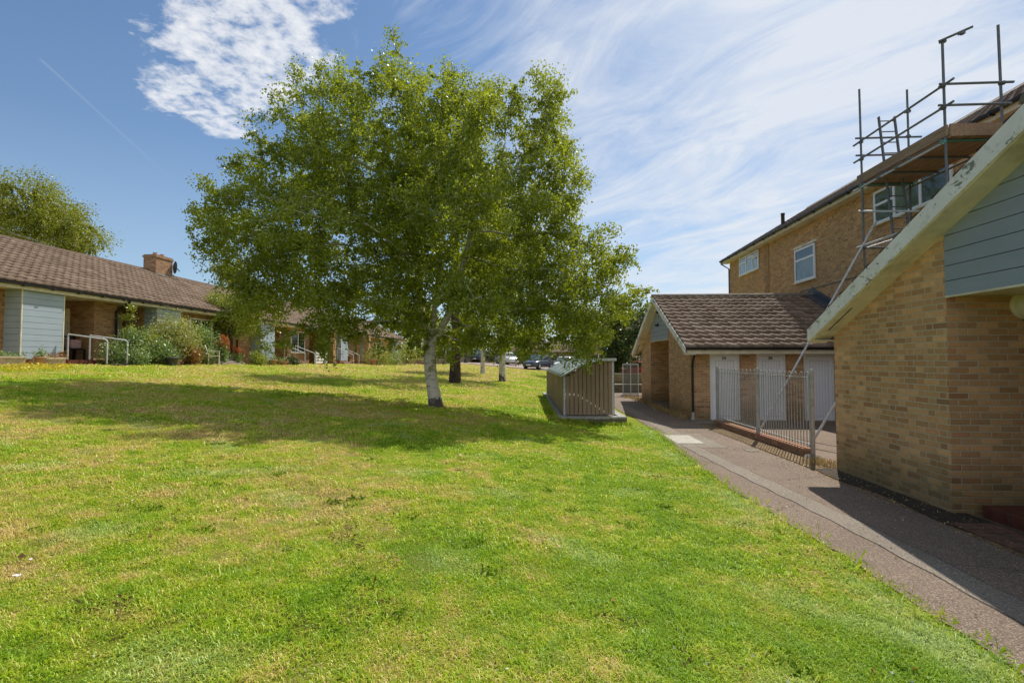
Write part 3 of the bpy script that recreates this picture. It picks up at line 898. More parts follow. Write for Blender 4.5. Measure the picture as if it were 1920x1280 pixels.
# brick paved edge before the near building
ep = MB()
yy = 1.0
while yy < 5.7:
    ep.box(4.40, 4.615, yy, yy+.092, .0, .026+random.uniform(-.004, .004)); ep.box(4.63, 4.845, yy, yy+.092, .0, .026+random.uniform(-.004, .004)); yy += .105
tag(ep.build('brick_edging', m_paint('paver', (.16,.085,.055), .9, .3, 9, (.10,.085,.055))), kind='structure')

sh, sym, shalf, ssl, szw = gabled('far brick store building with white numbered doors and mossy tiled roof',
    4.46, 9.98, 15.22, 22.55, .55, (17.75, 20.6), 1.5, 4.16, 2.15, 4.20)
MB().box(4.5, 5.9, 17.76, 20.59, 0, .12).build('step', M['brick_grey'], sh)
# doors
def door(parent, x0, x1, y, z0, z1, num):
    f = MB()
    f.box(x0, x0+.06, y-.055, y+.02, z0, z1).box(x1-.06, x1, y-.055, y+.02, z0, z1).box(x0+.06, x1-.06, y-.055, y+.02, z1-.06, z1).box(x0+.06, x1-.06, y-.05, y+.02, z0, z0+.03)
    d = f.build('door', M['white'], parent, bevel=.004)
    a, b = x0+.066, x1-.066
    MB().box(a, b, y-.04, y+.01, z0+.035, z1-.066).build('leaf', M['doorwhite'], d, bevel=.003)
    g = MB(); w = b-a
    n = 6
    for i in range(1, n):
        xx = a+.10+(w-.2)*i/n; g.box(xx-.004, xx+.004, y-.0425, y-.039, z0+.14, z1-.22)
    for (p, q, r_, s_) in ((a+.09, a+.102, z0+.12, z1-.19), (b-.102, b-.09, z0+.12, z1-.19), (a+.09, b-.09, z0+.12, z0+.132), (a+.09, b-.09, z1-.202, z1-.19)):
        g.box(p, q, y-.043, y-.039, r_, s_)
    g.build('panel_moulding', M['groove'], d)
    for zz in (z0+.25, z0+1.0, z1-.35): MB().box(b-.012, b+.03, y-.068, y-.04, zz, zz+.1).build('hinge', M['white'], d)
    h = MB().box(a+.02, a+.045, y-.055, y-.04, z0+.95, z0+1.12)
    h.tube([(a+.032, y-.06, z0+1.04), (a+.032, y-.085, z0+1.04), (a+.12, y-.085, z0+1.04)], .009, 6)
    h.build('handle', M['white'], d)
    if num:
        cu = bpy.data.curves.new('num', 'FONT'); cu.body = num; cu.size = .125; cu.extrude = .002; cu.align_x = 'CENTER'; cu.offset = .003
        to = bpy.data.objects.new('num', cu)
        dg = bpy.context.evaluated_depsgraph_get()
        COL.objects.link(to); dg.update()
        me = bpy.data.meshes.new_from_object(to.evaluated_get(dg))
        bpy.data.objects.remove(to)
        o = link('number', me, M['black'], d)
        o.location = ((x0+x1)/2-.02, y-.046, z1-.165); o.rotation_euler = (R(90), 0, 0)
    return d
SY = 15.22
door(sh, 5.02, 5.87, SY, .0, 1.96, '34')
door(sh, 6.38, 7.20, SY, .0, 1.96, '30')
door(sh, 7.74, 8.58, SY, .0, 1.96, None)
# downpipe by the corner
dp = MB().tube([(4.44, 14.70, 2.05), (4.44, 14.75, 1.93), (4.50, 15.12, 1.75), (4.50, 15.16, 1.6), (4.50, 15.16, .12)], .034, 10)
dp.build('downpipe', M['black'], sh)
MB().lathe([(.07, 0), (.04, .12), (.03, .22)], (4.5, 15.15, .02), 8).build('downpipe_shoe', M['lid'], sh)
# camera-like lamp on the boarding
lp = empty('spot_lamp', (4.44, 19.2, 3.12), label='small black lamp fixed to the boarding of the far store gable', cat='lamp')
MB().box(-.03, 0.0, -.05, .05, -.05, .05).tube([(-.03, 0, 0), (-.12, 0, -.03)], .035, 8).build('lamp_head', M['black'], lp)
lp2 = empty('dome_camera', (4.36, 19.0, 3.62), label='small white dome camera tucked under the apex of the far store gable', cat='camera')
MB().lathe([(.02, -.09), (.06, -.06), (.07, 0)], (0,0,0), 12).build('dome', M['darkgrey'], lp2)
MB().box(-.09, .09, -.09, .09, .0, .05).build('housing', M['white'], lp2)

# ------------------------------------------------------------------ two storey block
mbk = empty('brick_block', (0,0,0), label='tall buff brick two storey block with white windows behind the stores', cat='building')
BX = 10.0
w = MB(); w.box(BX, 18.4, -6, 26.9, -.3, 7.0)
w.prism([(BX, 7.0), (18.4, 7.0), (14.2, 9.55)], 26.6, 26.9, 'y')
w.build('wall', M['brick_main'], mbk)
MB().box(BX-.03, BX-.001, 22.35, 22.75, -.3, 6.95).build('brick_pier', M['brick_bung'], mbk)
MB().box(BX-.016, BX-.001, -6, 19.8, 4.40, 4.43).build('movement_joint', M['darkgrey'], mbk)
rs = 4.55; rise = 2.75
tile_roof('roof', (BX-.36, -6.3, 7.10), (0,1,0), (rs, 0, rise), 33.45, math.hypot(rs, rise), M['tiles_main'], mbk, tw=.3, gauge=.34, amp=.02, thick=.025, k=4)
MB().prism([(BX+.0, 7.0), (14.2, 9.74), (18.8, 7.0)], -6.3, 27.15, 'y').build('roof_core', M['tiles_main'], mbk)
MB().prism([(14.05, 9.80), (14.2, 9.96), (14.35, 9.80)], -6.3, 27.17, 'y').build('ridge_cap', M['ridge'], mbk)
MB().box(BX-.335, BX-.31, -6.3, 27.12, 6.90, 7.08).build('fascia', M['cream2'], mbk)
MB().box(BX-.309, BX-.001, -6.3, 27.11, 6.905, 6.93).build('soffit', M['cream2'], mbk)
g = MB(); gx = BX-.395
g.prism([(gx-.055, 7.08), (gx-.05, 7.03), (gx-.02, 7.005), (gx+.02, 7.005), (gx+.05, 7.03), (gx+.055, 7.08), (gx+.04, 7.08), (gx, 7.03), (gx-.04, 7.08)], -6.3, 27.2, 'y')
yy = -5
while yy < 27: g.box(gx-.06, gx+.06, yy, yy+.05, 6.985, 7.05); yy += 1.0
g.build('gutter', M['black'], mbk)
MB().tube([(gx, 27.05, 7.0), (gx, 27.05, 6.9), (BX-.06, 26.85, 6.6), (BX-.06, 26.85, 0)], .037, 8).build('downpipe', M['darkgrey'], mbk)
MB().lathe([(.075, 0), (.075, .95), (.085, .95), (.085, 1.02)], (10.6, 22.3, 7.2), 12).build('vent_pipe', M['darkgrey'], mbk)
fixed_window(mbk, BX-.02, 23.3, 25.5, 5.98, 6.86, -1, [(0,.30,0,.70),(0,.30,.70,1),(.30,.62,0,1),(.62,1,0,.66),(.62,1,.66,1)], M['glass_pale'], .07)
# the top-hung light standing open
ow = MB(); 
for a in (0,):
    p0, p1 = (BX-.07, 6.84), (BX-.23, 6.60)
    ow.beam((p0[0], 23.36, p0[1]), (p1[0], 23.36, p1[1]), .05, .03).beam((p0[0], 24.02, p0[1]), (p1[0], 24.02, p1[1]), .05, .03)
    ow.beam((p1[0], 23.34, p1[1]), (p1[0], 24.04, p1[1]), .05, .05)
ow.build('open_light', M['white'], mbk)
fixed_window(mbk, BX-.02, 18.62, 20.05, 4.78, 6.06, -1, [(0,1,0,.66),(0,1,.66,1)], [M['glass_mid'], M['glass']], .075)
MB().box(BX-.05, BX-.001, 18.5, 20.15, 6.10, 6.19).build('lintel', M['cream'], mbk)
fixed_window(mbk, BX-.02, 12.5, 15.35, 5.80, 6.78, -1, [(0,.36,0,1),(.36,.70,0,1),(.70,1,0,.58),(.70,1,.58,1)], [M['glass'], M['glass_mid'], M['glass'], M['glass']], .07)
fixed_window(mbk, BX-.02, 6.0, 8.4, 5.80, 6.78, -1, [(0,.5,0,1),(.5,1,0,1)], M['glass'], .07)
MB().box(BX-.10, BX-.001, 10.9, 11.25, 6.15, 6.40).build('vent_grille', M['black'], mbk)
fl = MB()
for s in (-1, 1):
    e = sym+s*(shalf)
    fl.prism([(e, 2.15), (e, 2.42), (sym, 4.46), (sym, 4.14)], BX-.035, BX-.002, 'x')
    fl.prism([(e, 2.185), (e, 2.215), (sym, 4.235), (sym, 4.205)], BX-.36, BX-.035, 'x')
fl.build('flashing', M['lead'], mbk)

# ------------------------------------------------------------------ scaffold
sf = empty('scaffold', (8.05, 10.25, 0), label='galvanised tube scaffold with timber deck standing against the tall block', cat='scaffold')
def loc(p, o=(8.05, 10.25, 0)): return (p[0]-o[0], p[1]-o[1], p[2]-o[2])
def pole(name, p, q, mat='galv', r=.0245, parent=sf): return MB().tube([loc(p), loc(q)], r, 10).build(name, M[mat], parent)
XO, XI, YN, YF = 8.05, 9.17, 10.25, 12.8
pole('upright', (XO, YF, 0), (XO-.03, YF, 8.60)); pole('upright', (XI, YF, 0), (XI, YF, 8.55))
pole('upright', (XO, YN, 0), (XO, YN, 8.20)); pole('upright', (XI, YN, 0), (XI-.05, YN, 8.46))
pole('guard_rail', (XO-.05, YF+.25, 7.26), (XO-.05, YN-.30, 7.24)); pole('guard_rail', (XO-.05, YF+.25, 6.82), (XO-.05, YN-.28, 6.80))
pole('guard_rail', (XO-.12, YN-.05, 7.27), (XI+.16, YN-.05, 7.27)); pole('guard_rail', (XO-.15, YN-.05, 6.84), (XI+.1, YN-.05, 6.84))
pole('guard_rail', (XO-.12, YF+.05, 7.37), (XI+.35, YF+.05, 7.37)); pole('guard_rail', (XO-.12, YF+.05, 6.93), (XI-.2, YF+.05, 6.93))
pole('outrigger_tube', (XO-.08, YN-.02, 8.16), (XO+.42, YN-.20, 8.32), 'galv')
pole('ledger', (XO-.05, YF+.3, 6.10), (XO-.05, YN-.02, 6.10), 'galv_lite')
pole('ledger', (XI+.05, YF+.3, 6.10), (XI+.05, YN-.2, 6.10))
for y, m in ((YN+.03, 'coupler'), (YN+.9, 'galv'), (YN+1.75, 'galv'), (YF-.03, 'coupler')):
    pole('transom', (XO-.08, y, 6.155), (XI+.2, y, 6.155), m)
pole('transom', (XO-.05, YF-.05, 4.56), (XI+.1, YF-.05, 4.56)); pole('transom', (XO-.05, YN+.0, 4.4), (XI+.1, YN+.0, 4.4))
pole('ledger', (XO-.06, YF+.2, 4.62), (XO-.06, YN-.3, 4.62), 'galv_lite')
pole('brace', (XO-.07, YF+.08, 5.52), (XO+.62, YN+.6, 4.9), 'galv_lite')
pole('brace', (XO+.0, YF-.1, 4.55), (XI+.15, YF-.35, 4.95), 'galv_lite')
pole('raking_tube', (8.33, YF-.03, 5.24), (5.33, YF-.15, .0), 'galv_lite'); pole('raking_tube', (8.5, YN+.07, 5.2), (5.40, YN+.25, .0), 'galv_lite')
for i in range(5):
    x = XO+.03+i*.232
    MB().box(x-8.05, x+.222-8.05, YN-.12-10.25, YF+.22-10.25, 6.185, 6.222).build('deck_board', M['plank'], sf, bevel=.004)
MB().box(XO-.005-8.05-.02, XO+.018-8.05, YN-.05-10.25, YF+.2-10.25, 6.225, 6.45).build('toe_board', M['plank'], sf, bevel=.004)
MB().box(XO+.03-8.05, XI+.2-8.05, YN-.09-10.25, YN-.052-10.25, 6.225, 6.45).build('toe_board', M['plank'], sf, bevel=.004)
def coupler(p, mat='galv'):
    mb = MB(); c = loc(p)
    mb.tube([(c[0], c[1], c[2]-.03), (c[0], c[1], c[2]+.03)], .042, 8).box(c[0]-.05, c[0]+.05, c[1]-.02, c[1]+.02, c[2]-.02, c[2]+.02)
    mb.box(c[0]-.065, c[0]-.045, c[1]-.012, c[1]+.03, c[2]-.035, c[2]+.012)
    return mb.build('coupler', M[mat], sf)
for x, y in ((XO, YF), (XO, YN)):
    for z in (7.25, 6.81): coupler((x-.025, y, z))
    coupler((x-.02, y, 6.12), 'coupler')
for z in (7.27, 6.84): coupler((XI-.02, YN-.02, z))
for z in (7.37, 4.58): coupler((XI, YF, z))
coupler((XO, YF, 5.52)); coupler((XO, YF, 4.58)); coupler((XO+.02, YN-.0, 8.17)); coupler((XO+.27, YN-.14, 8.24)); coupler((XO-.05, YN+.9, 7.2)); coupler((XO-.06, 11.5, 6.1)); coupler((XO-.06, 12.1, 6.1))
# ladder lashed inside the scaffold
ld = empty('ladder', (9.05, 12.35, 0), label='aluminium ladder rising through the scaffold deck', cat='ladder')
T0, T1 = Vector((0,0,.0)), Vector((-.62,.12,7.72))
s0 = Vector((0,0,0)); dd = T1-T0
for s in (0, .37):
    MB().beam(T0+Vector((s-.18,0,0)), T1+Vector((s-.18,0,0)), .06, .028, (1,0,0)).build('stile', M['galv'], ld)
nr = 29
for i in range(nr):
    p = T0+dd*((i+.6)/nr); MB().tube([p+Vector((-.18,0,0)), p+Vector((.19,0,0))], .014, 6).build('rung', M['galv'], ld)

# ------------------------------------------------------------------ bow-top railing
FX0, FY0, FX1, FY1 = 4.93, 9.42, 4.80, 13.95
rl = empty('bow_top_railing', (FX0, FY0, 0), label='galvanised bow-top railing on a low red brick kerb beside the path', cat='railing')
fd = Vector((FX1-FX0, FY1-FY0, 0)); FL = fd.length; fd.normalize(); fnr = Vector((fd.y, -fd.x, 0))
def fp(s, z, o=0): return fd*s+fnr*o+Vector((0,0,z))
MB().beam(fp(.15, .075), fp(FL+.02, .075), .215, .15).build('kerb', M['brick_red'], rl, bevel=.006)
for s in (0, FL*.475, FL):
    b = .0 if s == 0 else .14
    pm = MB().tube([fp(s, b), fp(s, 1.56), fp(s, 1.60), fp(s, 1.615)], [.036, .036, .034, .012], 12)
    if s: pm.box(fp(s,0).x-.06, fp(s,0).x+.06, fp(s,0).y-.06, fp(s,0).y+.06, .15, .162)
    pm.build('post', M['galv_fence'], rl)
MB().lathe([(.16, 0), (.12, .06), (.06, .08)], (0,0,0), 10).build('footing', M['strip'], rl)
for (a, b) in ((0.04, FL*.475-.04), (FL*.475+.04, FL-.04)):
    MB().beam(fp(a, 1.46), fp(b, 1.46), .035, .012).build('top_rail', M['galv_fence'], rl)
    MB().beam(fp(a, .235), fp(b, .235), .035, .012).build('bottom_rail', M['galv_fence'], rl)
    n = int(round((b-a)/.2)); st_ = (b-a)/n
    for i in range(n):
        c = a+st_*(i+.5); rr = .05
        pts = [fp(c-rr, .17), fp(c-rr, 1.50)]
        for q in range(1, 8):
            t_ = math.pi*q/8; pts.append(fp(c-rr*math.cos(t_), 1.50+.06*math.sin(t_)))
        pts += [fp(c+rr, 1.50), fp(c+rr, .17)]
        MB().tube(pts, .0085, 6).build('hooped_bar', M['galv_fence'], rl)

# ------------------------------------------------------------------ slatted store for bins / scooters
bs = empty('slatted_store', (.62, 14.0, 0), rz=R(2.3), label='slatted timber bin store with curved clear roof on a low brick plinth', cat='bin store')
BL, BW = 9.0, 1.40
pl = MB(); pl.box(-.14, 1.70, -.24, -.02, -.3, .17).box(-.14, -.002, -.02, 10.6, -.3, .17).box(1.52, 1.70, -.02, 10.6, -.3, .17)
pl.build('plinth', M['brick_grey'], bs)
cp = MB()
for q in range(8): cp.box(-.155+q*.234, -.155+q*.234+.228, -.255, -.005, .172, .235)
for q in range(44): cp.box(-.155, -.012, .0+q*.234, .0+q*.234+.228, .172, .235)
for q in range(44): cp.box(1.51, 1.715, .0+q*.234, .0+q*.234+.228, .172, .235)
cp.build('coping', m_paint('blue_grey_coping', (.34,.33,.31), .85, .25, 9, (.2,.19,.14)), bs, bevel=.006)
MB().box(-.002, 1.515, -.018, 10.5, .0, .16).build('floor', M['strip'], bs)
def rz_(f): return 1.30+.50*(1-(1-f)**2)      # curved roof, low on the lawn side
for (x, y) in ((.0, .03), (BW-.05, .03), (.0, BL), (BW-.05, BL), (0, 3), (0, 6), (BW-.05, 3), (BW-.05, 6)):
    zt = rz_(0.02) if x < .5 else rz_(1)-.02
    MB().box(x-.002, x+.05, y-.02, y+.035, .237, zt).build('post', M['galv_lite'], bs)
n = 11; sw = (BW-.1)/n
for q in range(n):
    x = .055+q*sw
    z1 = rz_((x+sw*.2)/BW)-.012
    MB().box(x+.004, x+sw-.013, -.022, -.002, .26, z1).build('slat', M['slat'], bs)
MB().box(.05, BW-.05, .0, .03, .9, .95).box(.05, BW-.05, .0, .03, .262, .30).build('rail', M['galv'], bs)
q = 0; y = .06
while y < BL-.1:
    MB().box(-.024, -.004, y, y+.112, .26, 1.29).build('slat', M['slat'], bs); y += .125
y = .06; sb = MB()
while y < BL-.1:
    sb.box(BW+.004, BW+.024, y, y+.108, .26, 1.75); y += .125
sb.build('rear_slats', M['slat'], bs)
MB().box(.0, BW, BL+.04, BL+.06, .26, 1.28).build('far_end_panel', M['slat'], bs)
rfm = MB(); v = []; f = []; K = 9
for i, y in enumerate(np.linspace(-.09, BL+.1, 19)):
    for k_ in range(K+1):
        fr = k_/K; v.append((-.05+fr*(BW+.10), y, rz_(fr)+.012))
for i in range(18):
    for k_ in range(K):
        a = i*(K+1)+k_; f.append((a, a+1, a+K+2, a+K+1))
rfm.add(v, f, True); o = rfm.build('roof_sheet', M['polycarb'], bs)
so = o.modifiers.new('solid', 'SOLIDIFY'); so.thickness = .016
for i, y in enumerate(np.linspace(-.08, BL+.05, 10)):
    pts = [(-.06+fr*(BW+.12), float(y), rz_(fr)+.026) for fr in np.linspace(0, 1, 9)]
    MB().tube(pts, .012, 6).build('roof_bar', M['polycarb'], bs)
MB().box(BW-.35, BW+.06, -.10, -.06, 1.76, 1.835).build('end_trim', M['galv_lite'], bs)

# ------------------------------------------------------------------ things at the end of the path
mg = empty('mesh_barrier', (4.07, 25.2, 0), label='grey mesh barrier panel standing beyond the far store corner', cat='barrier')
MB().box(-.02, .02, -.02, .02, 0, 1.6).box(.73, .77, -.02, .02, 0, 1.6).box(.02, .73, -.018, .018, 1.55, 1.6).box(.02, .73, -.018, .018, .06, .1).box(.36, .40, -.018, .018, .1, 1.55).build('frame', M['galv_lite'], mg)
bars = MB()
for i in range(17): bars.box(.04+i*.042, .062+i*.042, -.005, .005, .1, 1.55)
bars.build('bars', M['galv'], mg)
MB().box(-.1, .86, -.15, .15, 0, .05).build('foot', M['galv'], mg)
for (x0, x1, y, h, lab) in ((2.3, 6.5, 27.6, .42, 'low brick wall just beyond the mesh barrier'), (2.2, 12, 33.5, .75, 'further low brick wall with a pale coping before the car park')):
    z = gz(3, y)
    t = empty('low_wall', (x0, y, z), label=lab, cat='wall', group='low brick walls at the end of the path')
    MB().box(0, x1-x0, -.11, .11, -.3, h).build('brickwork', M['brick_grey'], t); MB().box(-.03, x1-x0+.03, -.15, .15, h, h+.06).build('coping', M['lid'], t)
z = gz(-9, 60)
t = empty('low_wall', (-17, 62, gz(-17, 62)), label='long low brown brick wall at the back of the lawn', cat='wall')
MB().box(0, 9.6, -.11, .11, -1.2, .55).build('brickwork', M['brick_grey'], t); MB().box(-.03, 9.63, -.15, .15, .55, .62).build('coping', M['lid'], t)

# ------------------------------------------------------------------ the terrace of bungalows on the left
def Yon(px, Xp):
    """distance Y of the point of plane x=Xp seen under pixel column px (row near the horizon)"""
    a = (px-960)/FOC; ang = math.atan(a)-YAW
    return Xp/math.tan(ang)
FW = -17.1          # main front wall
def bungalow(label, y0, y1, z0, zwall_top, boxes, recs, wins, chim=None, pipes=()):
    t = empty('bungalow', (0,0,0), label=label, cat='bungalow', group='brick bungalows along the lawn')
    gb = z0; ze = zwall_top
    # walls: solid mass behind, front skin cut by porch recesses
    w = MB(); w.box(-25.4, FW-.95, y0, y1, gb-.8, ze)
    segs = []; cur = y0
    for a, b in sorted(recs): segs.append((cur, a)); cur = b
    segs.append((cur, y1))
    for a, b in segs: w.box(FW-.951, FW, a, b, gb-.8, ze)
    rx, rzz = -21.0, ze+2.52
    w.prism([(FW-.02, ze+.02), (-25.38, ze+.02), (rx, rzz-.12)], y0+.002, y1-.002, 'y')
    w.build('wall', M['brick_bung'], t)
    # roof
    ex, ez = -16.38, ze+.18
    S = math.hypot(rx-ex, rzz-ez)
    tile_roof('roof', (ex, y0-.15, ez), (0,1,0), (rx-ex, 0, rzz-ez), y1-y0+.3, S, M['tiles_bung'], t, tw=.3, gauge=.345, amp=.045, thick=.05, k=4, profile='pan')
    MB().prism([(ex-.02, ez-.02), (rx, rzz-.03), (rx*2-ex, ez-.02), (rx*2-ex, ez-.06), (ex-.02, ez-.06)], y0-.14, y1+.14, 'y').build('roof_core', M['tiles_bung'], t)
    rc = MB(); yy = y0-.15
    while yy < y1+.1:
        rc.prism([(rx-.13, rzz-.03), (rx-.09, rzz+.05), (rx, rzz+.085), (rx+.09, rzz+.05), (rx+.13, rzz-.03)], yy, min(yy+.44, y1+.15), 'y'); yy += .455
    rc.build('ridge_cap', M['tiles_bung'], t)
    MB().box(ex-.045, ex-.02, y0-.14, y1+.14, ez-.21, ez-.065).build('fascia', M['cream2'], t)
    MB().box(FW-.94, ex-.05, y0-.13, y1+.13, ze-.01, ze+.012).build('soffit', M['cream2'], t)
    g = MB(); gx_ = ex+.04
    g.prism([(gx_-.05, ez-.03), (gx_-.045, ez-.08), (gx_, ez-.105), (gx_+.045, ez-.08), (gx_+.05, ez-.03)], y0-.15, y1+.15, 'y')
    yy = y0+.3
    while yy < y1: g.box(gx_-.06, gx_+.055, yy, yy+.10, ez-.125, ez-.05); yy += .95
    g.build('gutter', M['black'], t)
    for a, b in boxes:
        bx_ = MB().box(FW-.01, -16.53, a+.012, b-.012, gb+.2, ze-.02).build('bay', M['siding_dark'], t)
        boards('boarding', -16.529, a+.01, b-.01, gb+.2, ze-.02, .198, M['siding_b'], bx_, .018, 1)
        boards('side_boarding', a+.0115, FW+.002, -16.53, gb+.2, ze-.02, .198, M['siding_b'], bx_, .018, -1, axis_='y')
        boards('side_boarding', b-.0115, FW+.002, -16.53, gb+.2, ze-.02, .198, M['siding_b'], bx_, .018, 1, axis_='y')
        MB().box(-16.532, -16.505, a-.012, a+.02, gb+.19, ze-.03).box(-16.532, -16.505, b-.02, b+.012, gb+.19, ze-.03).build('corner_trim', M['cream'], bx_)
        MB().box(FW, -16.6, a+.05, b-.05, gb-.5, gb+.195).build('plinth', M['brick_bung'], bx_)
    for a, b in recs:
        MB().box(FW-.95, FW+.75, a+.01, b-.01, gb-.4, gb+.17).build('step', M['redtile'], t)
    for (a, b, za, zb, rec, kind) in wins:
        xp = FW-.95+.001 if rec else FW+.001
        if kind == 'door':
            f = MB(); f.box(xp, xp+.06, a, a+.07, gb+.18, zb).box(xp, xp+.06, b-.07, b, gb+.18, zb).box(xp, xp+.06, a+.07, b-.07, zb-.07, zb)
            d = f.build('door', M['cream'], t)
            MB().box(xp+.005, xp+.03, a+.07, b-.07, gb+.2, zb-.07).build('leaf', M['cream2'], d)
            MB().box(xp+.031, xp+.036, a+.18, b-.18, gb+.95, zb-.2).build('pane', M['glass'], d)
        else:
            fixed_window(t, xp, a, b, za, zb, 1, [(0,.5,0,1),(.5,1,0,1)] if kind == 2 else [(0,.33,0,1),(.33,.66,0,1),(.66,1,0,1)] if kind == 3 else [(0,1,0,.7),(0,1,.7,1)], M['glass'], .07)
    for yp in pipes:
        MB().tube([(gx_, yp-.15, ez-.08), (gx_, yp-.15, ez-.16), (FW+.07, yp, ez-.50), (FW+.07, yp, gb+.1)], .04, 8).build('downpipe', M['black'], t)
    if chim:
        ca, cb = chim
        c = MB().box(-21.25, -20.55, ca, cb, rzz-.8, rzz+.86).box(-21.29, -20.51, ca-.04, cb+.04, rzz+.70, rzz+.80).build('chimney', M['brick_chim'], t)
        for yy in (ca+.35, cb-.35): MB().lathe([(.12, 0), (.10, .12), (.11, .16)], (-20.9, yy, rzz+.86), 10).build('chimney_pot', M['terracotta'], c)
        MB().box(-21.30, -20.50, ca-.05, cb+.05, rzz-.30, rzz-.10).box(-20.52, -20.2, ca-.1, cb+.12, rzz-.31, rzz-.27).build('flashing', M['strip'], c)
    return t
ba = bungalow('brick bungalow at far left with brown tiled roof, chimney and pale blue boarded bays', 3.0, 26.9, 1.62, 4.06,
    [(14.85, 16.26), (20.46, 21.84), (8.2, 9.6)], [(16.27, 18.05), (19.05, 20.44)],
    [(17.15, 17.95, 0, 3.75, True, 'door'), (19.1, 19.55, 2.55, 3.75, True, 1), (19.65, 20.3, 0, 3.75, True, 'door'), (23.2, 25.6, 2.25, 3.85, False, 3), (10.5, 12.5, 2.4, 3.8, False, 3)],
    (25.25, 26.45), (18.95,))
bb = bungalow('brick bungalow behind the birch with boarded bays, porches and handrails', 27.15, 60.0, 1.50, 4.00,
    [(28.4, 29.9), (40.2, 41.6), (46.0, 46.9), (55.6, 57.0)], [(31.0, 32.6), (35.8, 37.4), (38.2, 40.1), (42.3, 43.6)],
    [(31.3, 32.2, 0, 3.6, True, 'door'), (36.2, 37.1, 0, 3.6, True, 'door'), (38.6, 39.6, 2.3, 3.7, True, 2), (41.9, 43.3, 2.2, 3.8, False, 2), (47.5, 49.2, 2.3, 3.8, False, 2), (33.0, 35.0, 2.3, 3.8, False, 2), (50.5, 53, 2.3, 3.8, False, 3)],
    None, (30.6, 44.9))
MB().box(FW+.001, FW+.16, 14.25, 14.4, 3.35, 3.5).build('meter_box', M['stonepot'], ba)
MB().tube([(FW+.03, 14.33, 3.35), (FW+.03, 14.33, 1.8)], .012, 6).build('cable', M['darkgrey'], ba)
di = empty('satellite_dish', (-20.35, 26.62, 6.95), rz=R(-35), label='grey satellite dish fixed beside the red brick chimney', cat='satellite dish')
dm = MB(); v = []; f = []
for i in range(6):
    for k_ in range(20):
        a = 2*math.pi*k_/20; r_ = .32*i/5+.001; v.append((r_*math.cos(a), -.25+.0-.9*(.1-r_*r_)+.1, r_*math.sin(a)*1.1))
for i in range(5):
    for k_ in range(20):
        k2 = (k_+1) % 20; f.append((i*20+k_, i*20+k2, (i+1)*20+k2, (i+1)*20+k_))
dm.add(v, f, True).build('dish', M['darkgrey'], di)
MB().tube([(0, -.2, -.3), (0, -.5, -.2), (0, -.55, -.05)], .012, 6).box(-.04, .04, -.6, -.5, -.08, .0).build('arm', M['darkgrey'], di)
MB().tube([(0, -.1, 0), (-.1, .1, -.15), (-.22, .12, -.15)], .025, 6).build('bracket', M['darkgrey'], di)

# handrails
def handrail(label, p, q, hp=.88, mid=False):
    t = empty('handrail', p, label=label, cat='handrail', group='metal handrails at the bungalow doors')
    P0 = Vector((0,0,0)); Q = Vector(q)-Vector(p)
    MB().tube([P0+Vector((0,0,hp)), Q+Vector((0,0,hp-.02)), Q+Vector(Q.normalized()*.06)+Vector((0,0,hp-.08)), Q+Vector(Q.normalized()*.06)+Vector((0,0,0))], .024, 8).build('rail', M['galv_lite'], t)
    MB().tube([P0, P0+Vector((0,0,hp))], .024, 8).build('post', M['galv_lite'], t)
    if mid: MB().tube([Q*.5, Q*.5+Vector((0,0,hp-.01))], .02, 8).build('post', M['galv_lite'], t)
handrail('left handrail of the pair by the first boarded bay', (-16.35, Yon(127, -16.35), 1.80), (-15.45, Yon(197, -15.45), 1.66))
handrail('right handrail of the pair by the first boarded bay', (-16.35, Yon(168, -16.35), 1.80), (-15.45, Yon(235, -15.45), 1.66))
handrail('sloping handrail on the steps behind the birch, nearest of four', (-16.45, 31.0, 1.85), (-15.3, 31.3, 1.38), .9)
handrail('second sloping handrail on the steps behind the birch', (-16.45, 32.4, 1.85), (-15.3, 32.7, 1.38), .9)
handrail('third sloping handrail, beside the grey boarded bay', (-16.45, 39.3, 1.85), (-15.3, 39.6, 1.36), .9)
handrail('farthest sloping handrail, beside the grey boarded bay', (-16.45, 40.6, 1.85), (-15.3, 40.9, 1.36), .9)
for (y, z, lab) in ((31.8, 1.36, 'brick and slab steps with handrails behind the birch trunk'), (40.0, 1.33, 'far brick steps with handrails by the pale boarded bay')):
    t = empty('steps', (-16.3, y, z), label=lab, cat='steps', group='entrance steps')
    for k_ in range(3):
        MB().box(-.4, .75-k_*.32, -.75, .75, -.4 if k_ == 0 else .155*k_-.01, .155*(k_+1)-.03).build('riser', M['brick_red'], t)
        MB().box(-.4, .77-k_*.32, -.77, .77, .155*(k_+1)-.029, .155*(k_+1)).build('tread', M['lid'], t)
t = empty('lattice_screen', (-15.8, 35.0, gz(-15.8, 35.0)), label='low white slatted screen by the second bungalow', cat='screen')
m_ = MB()
for q in range(4): m_.box(-.02, .02, -.9, .9, .08+q*.21, .22+q*.21)
m_.build('slats', M['white'], t); MB().box(-.05, -.02, -.9, -.8, 0, .95).box(-.05, -.02, .8, .9, 0, .95).build('posts', M['white'], t)
for y in (36.9, 44.6):
    t = empty('brick_pillar', (-15.9, y, gz(-15.9, y)), label='square brick porch pillar beside the slatted screen' if y < 40 else 'square brick porch pillar before the last bays', cat='pillar')
    MB().box(-.25, .25, -.25, .25, -.3, 2.62).build('shaft', M['brick_bung'], t); MB().box(-.28, .28, -.28, .28, -.3, .2).build('base', M['brick_red'], t)
